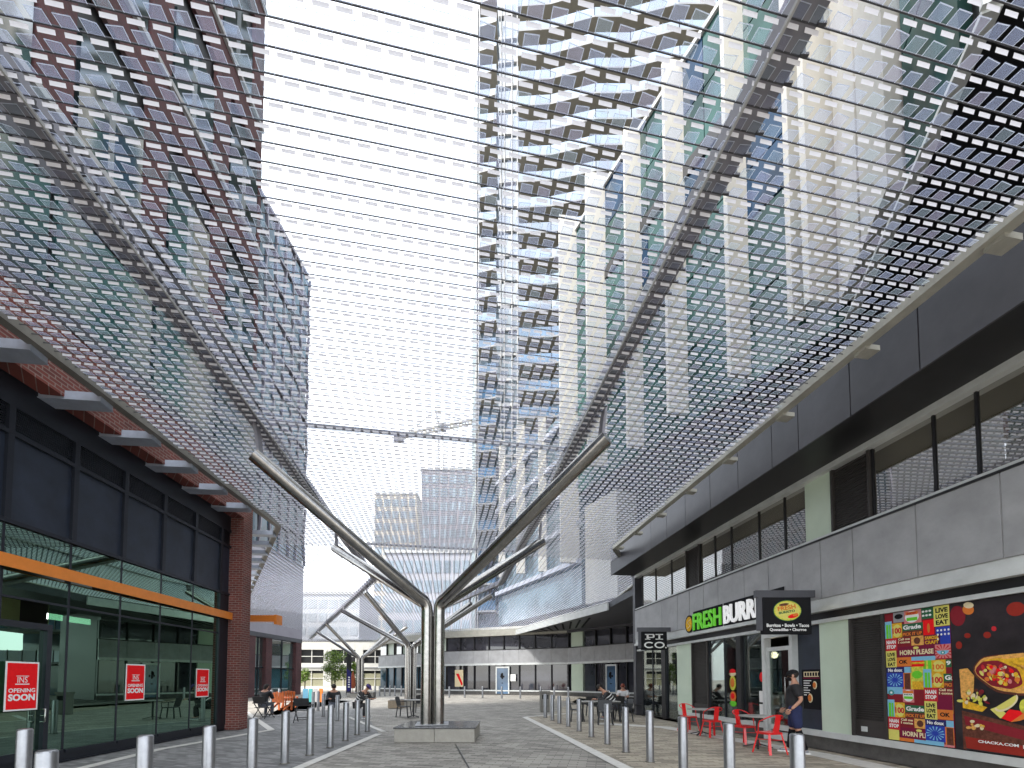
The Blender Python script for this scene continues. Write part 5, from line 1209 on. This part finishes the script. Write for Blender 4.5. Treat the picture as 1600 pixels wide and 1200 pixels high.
def person(label, loc, rz, J, shirt, trouser, hair, shoe, bare_leg=False, cap=None, mask=None, beard=None, long_sleeve=False, shorts=False, hands=True, stripes=None, hairlen=0, shirt_long=1., bulk=1., group=None):
    t = thing('person', label, 'person', loc, rz, local=True, group=group)
    g_ = {k: Vector(v) for k, v in J.items()}
    names = ['pelvis', 'waist', 'chest', 'neckb', 'neck', 'jaw', 'head', 'crown', 'shL', 'elL', 'wrL', 'shR', 'elR', 'wrR', 'hipL', 'knL', 'anL', 'toL', 'hipR', 'knR', 'anR', 'toR']
    rad = dict(pelvis=.118, waist=.118, chest=(.155, .13), neckb=(.10, .08), neck=.055, jaw=.066, head=(.076, .09), crown=(.05, .06), shL=.062, elL=.043, wrL=.028, shR=.062, elR=.043, wrR=.028,
               hipL=.088, knL=.058, anL=.038, toL=.034, hipR=.088, knR=.058, anR=.038, toR=.034)
    idx = {n: i for i, n in enumerate(names)}
    E = [('pelvis', 'waist'), ('waist', 'chest'), ('chest', 'neckb'), ('neckb', 'neck'), ('neck', 'jaw'), ('jaw', 'head'), ('head', 'crown'), ('neckb', 'shL'), ('shL', 'elL'), ('elL', 'wrL'), ('neckb', 'shR'), ('shR', 'elR'), ('elR', 'wrR'),
         ('pelvis', 'hipL'), ('hipL', 'knL'), ('knL', 'anL'), ('anL', 'toL'), ('pelvis', 'hipR'), ('hipR', 'knR'), ('knR', 'anR'), ('anR', 'toR')]
    def sk(sel, add=0, bulk_=1., over={}):
        ns_ = [n for n in names if n in sel]; ii = {n: i for i, n in enumerate(ns_)}
        es = [(ii[a], ii[b]) for a, b in E if a in ii and b in ii]; rs = []
        for n in ns_:
            r = over.get(n, rad[n]); r = r if isinstance(r, tuple) else (r, r); rs.append((r[0]*bulk_+add, r[1]*bulk_+add))
        return skin_mb([g_[n] for n in ns_], es, rs, 2, 0)
    body = sk(names)
    if hands:
        for s_ in 'LR':
            d = (g_['wr'+s_]-g_['el'+s_]).normalized(); sd_ = Vector((0, -1, 0)); sd_ = (sd_-d*sd_.dot(d)).normalized() if abs(d.y) < .9 else Vector((1 if s_ == 'R' else -1, 0, 0))
            merge(body, hand(None, g_['wr'+s_], d, sd_, None, None))
    hd = g_['head']; fw = (hd-g_['neck']).normalized(); face = Vector((0, -1, 0)); face = (face-fw*face.dot(fw)).normalized(); rt = face.cross(fw)
    body.tube([hd+face*.075-fw*.0, hd+face*.105-fw*.035, hd+face*.085-fw*.045], [.008, .017, .012], 8)
    for s_ in (-1, 1): body.ball(hd+rt*s_*.088-fw*.01, (.014, .024, .034))
    bd = body.build('body', m_skin, t)
    e = MB()
    for s_ in (-1, 1): e.ball(hd+face*.082+rt*s_*.032+fw*.008, .011)
    e.build('eye', K['black'], bd)
    sel = ['pelvis', 'waist', 'chest', 'neckb', 'shL', 'elL', 'shR', 'elR']+(['wrL', 'wrR'] if long_sleeve else [])
    save = {k: g_[k].copy() for k in ('elL', 'elR', 'wrL', 'wrR', 'knL', 'knR', 'pelvis', 'waist')}
    if not shorts is None: g_['pelvis'] = g_['pelvis']-UP*(.13 if shorts else .04)
    if not long_sleeve:
        for s_ in 'LR': g_['el'+s_] = g_['sh'+s_].lerp(save['el'+s_], .82)
    else:
        for s_ in 'LR': g_['wr'+s_] = save['el'+s_].lerp(save['wr'+s_], .93)
    sh = sk(sel, .020, bulk, dict(elL=.055, elR=.055, wrL=.032, wrR=.032, shL=.07, shR=.07, pelvis=.15, waist=.145, chest=(.165, .145))).build('shirt', shirt, t)
    for k in save: g_[k] = save[k].copy()
    if shorts:
        for s_ in 'LR': g_['kn'+s_] = g_['hip'+s_].lerp(save['kn'+s_], .98)
        g_['pelvis'] = g_['pelvis']-UP*.0; g_['waist'] = g_['pelvis'].lerp(g_['waist'], 1.0)
        sk(['pelvis', 'waist', 'hipL', 'knL', 'hipR', 'knR'], .016, bulk, dict(knL=.076, knR=.076, hipL=.10, hipR=.10, pelvis=.15, waist=.128)).build('shorts', trouser, t)
        if not bare_leg:
            for k in save: g_[k] = save[k].copy()
            for s_ in 'LR':
                k_ = MB(); k_.tube([g_['kn'+s_], g_['kn'+s_].lerp(g_['an'+s_], .35), g_['an'+s_]], [.064, .062, .046], 12); k_.build('legging', K['black'], t)
    else:
        sk(['pelvis', 'hipL', 'knL', 'anL', 'hipR', 'knR', 'anR'], .014, bulk, dict(anL=.05, anR=.05, pelvis=.13)).build('trousers', trouser, t)
    for k in save: g_[k] = save[k].copy()
    for s_ in 'LR':
        a, b_ = g_['an'+s_], g_['to'+s_]; d = (b_-a); d.z = 0; d.normalize() if d.length else None
        heel = a-d*.055; k_ = skin_mb([heel-UP*(a.z-.045), a-UP*(a.z-.05)+d*.06, b_-UP*(b_.z-.038)+d*.03], [(0, 1), (1, 2)], [(.042, .04), (.046, .042), (.04, .026)], 2)
        so_ = MB(); lf = Vector((-d.y, d.x, 0)); q = [heel-d*.03+lf*.038, heel-d*.03-lf*.038, b_+d*.065-lf*.036, b_+d*.065+lf*.036]
        so_.prism([(v.x, v.y) for v in q], min(a.z, .09)-.09+.0, .022); ks = k_.build('shoe', shoe, t); so_.build('sole', K['white'], ks)
    if hair:
        h_ = MB(); h_.ball(hd+fw*.028-face*.018, (.094, .108, .10), n=14, m=10)
        if hairlen: h_.tube([hd-face*.06, hd-face*.085-fw*hairlen*.5, hd-face*.07-fw*hairlen], [.08, .075, .04], 10)
        h_.build('hair', hair, t)
    if cap:
        c_ = MB(); top = hd+fw*.045-face*.01; n = 16; vs = []; fs = []
        for j in range(6):
            a = j/5*math.pi/2
            for k in range(n): x = 2*math.pi*k/n; vs.append(top+rt*math.cos(x)*.103*math.cos(a)+face*math.sin(x)*.118*math.cos(a)+fw*(.085*math.sin(a)-.005))
        for j in range(5): fs += [(j*n+k, j*n+(k+1) % n, (j+1)*n+(k+1) % n, (j+1)*n+k) for k in range(n)]
        c_.add(vs, fs, 0, True); cp_ = c_.build('cap', cap, t)
        p_ = MB(); q = [top+rt*x+face*y+fw*z for x, y, z in ((-.075, .085, 0), (-.06, .17, -.018), (0, .195, -.022), (.06, .17, -.018), (.075, .085, 0))]; p_.add(q+[v-fw*.008 for v in q], [(0, 1, 2, 3, 4), (9, 8, 7, 6, 5)]+[(i, (i+1) % 5, 5+(i+1) % 5, 5+i) for i in range(5)]); p_.build('visor', cap, cp_)
    if mask:
        k_ = MB(); c = hd+face*.062-fw*.058; k_.ball(c, (.062, .062, .05), n=12, m=8); k_.tube([c+rt*.05+fw*.01, hd+rt*.09+fw*.0], .004, 5); k_.tube([c-rt*.05+fw*.01, hd-rt*.09], .004, 5); k_.build('face_mask', mask, t)
    if stripes:
        for k in range(4):
            a = g_['waist'].lerp(g_['neckb'], .1+k*.25); dd = (g_['neckb']-g_['waist']).normalized(); r_ = .186+.01*k; k_ = MB(); u = dd.cross(Vector((0, 1, .01))).normalized(); v = dd.cross(u)
            k_.tube([a-dd*.018, a+dd*.018], r_, 20, 0, False); 
            for q in range(len(k_.v)):
                w_ = Vector(k_.v[q])-a; h_ = dd*w_.dot(dd); pr = w_-h_; k_.v[q] = tuple(a+h_+Vector((pr.x*1.02, pr.y*.80, pr.z*.8)))
            k_.build('stripe', stripes, sh)
    return t
def stand(lean=0., armf=.0):
    return dict(pelvis=(0, 0, .93), waist=(0, -.01, 1.08), chest=(0, 0, 1.28), neckb=(0, .01, 1.44), neck=(0, 0, 1.52), jaw=(0, -.03, 1.575), head=(0, -.03, 1.64), crown=(0, -.02, 1.70),
                shL=(-.19, .01, 1.40), elL=(-.25, .03, 1.12), wrL=(-.24, -.10, .90), shR=(.19, .01, 1.40), elR=(.25, .04, 1.12), wrR=(.25, -.08, .89),
                hipL=(-.10, 0, .88), knL=(-.12, -.05, .48), anL=(-.12, -.12, .085), toL=(-.12, -.27, .04), hipR=(.10, 0, .88), knR=(.11, .04, .48), anR=(.11, .16, .085), toR=(.12, .02, .04))
m_tee = M('black_tee', (.018, .017, .02), .85, 0, .2, 10, .2); m_short = M('navy_cloth', (.018, .025, .085), .85, 0, .2, 8, .2)
m_hair = M('dark_hair', (.02, .015, .012), .7, 0, .2, 30); m_beige = M('beige_cloth', (.42, .36, .26), .85, 0, .1, 8); m_jean = M('grey_jeans', (.10, .11, .14), .85, 0, .2, 8)
m_whs = M('white_shirt', (.62, .62, .62), .8, 0, .06, 8); m_blkj = M('black_jacket', (.02, .02, .022), .7, 0, .2, 8); m_purp = M('purple_knit', (.08, .05, .2), .85, 0, .2, 20); m_rh = M('auburn_hair', (.2, .04, .02), .7, 0, .2, 30)
v = G(1244, 1176)
pj = stand(); pj['elL'] = (-.23, .06, 1.13); pj['wrL'] = (-.20, -.15, .93); pj['elR'] = (.24, .10, 1.13); pj['wrR'] = (.24, -.08, .93)
person('person in black cap, face mask, black tee and navy shorts standing by the red chairs', v, R(-118), pj, m_tee, m_short, m_hair, K['grey'], cap=K['black'], mask=K['black'], shorts=True, bulk=1.1)
def sit(lean=.15, arm=.3, h=.46):
    L_ = lean
    return dict(pelvis=(0, .10, h+.10), waist=(0, .10-L_*.25, h+.25), chest=(0, .08-L_*.6, h+.44), neckb=(0, .07-L_*.95, h+.60), neck=(0, .06-L_*1.1, h+.67), jaw=(0, .02-L_*1.2, h+.72), head=(0, .01-L_*1.3, h+.79), crown=(0, .02-L_*1.35, h+.85),
                shL=(-.18, .07-L_*.9, h+.56), elL=(-.24, -.05-L_, h+.32), wrL=(-.14, -.27-L_, h+.30+arm*.1), shR=(.18, .07-L_*.9, h+.56), elR=(.24, -.05-L_, h+.32), wrR=(.14, -.27-L_, h+.30+arm*.1),
                hipL=(-.10, .06, h+.07), knL=(-.13, -.36, h+.06), anL=(-.13, -.34, .085), toL=(-.13, -.48, .04), hipR=(.10, .06, h+.07), knR=(.13, -.36, h+.06), anR=(.13, -.30, .085), toR=(.13, -.44, .04))
def seat_person(label, px, py, rz, shirt, trouser, hair, lean=.15, **kw):
    person(label, G(px, py), rz, sit(lean), shirt, trouser, hair, K['grey'], **kw)
seat_person('person in a dark top seated in the sling chair by the brick column', 413, 1120, R(180), m_blkj, m_jean, m_hair, .1, hairlen=.16, long_sleeve=True)
seat_person('person in black jacket seated behind the centre left bollards', 521, 1121, R(20), m_blkj, m_jean, m_hair, .12, long_sleeve=True)
seat_person('person in white striped black top and purple cap leaning forward on the left', 561, 1122, R(70), m_blkj, m_blkj, m_hair, .34, cap=m_purp, stripes=K['white'], long_sleeve=True)
seat_person('person in black striped top leaning over the long right table', 958, 1124, R(-85), m_blkj, m_jean, m_hair, .42, stripes=K['white'], long_sleeve=True)
seat_person('person with auburn hair and white shirt seated at the right tables', 974, 1116, R(-20), m_whs, m_jean, m_rh, .1, hairlen=.1)
seat_person('person in beige top seated at the far right near the shop corner', 1016, 1111, R(-60), m_beige, m_jean, m_hair, .1, long_sleeve=True)
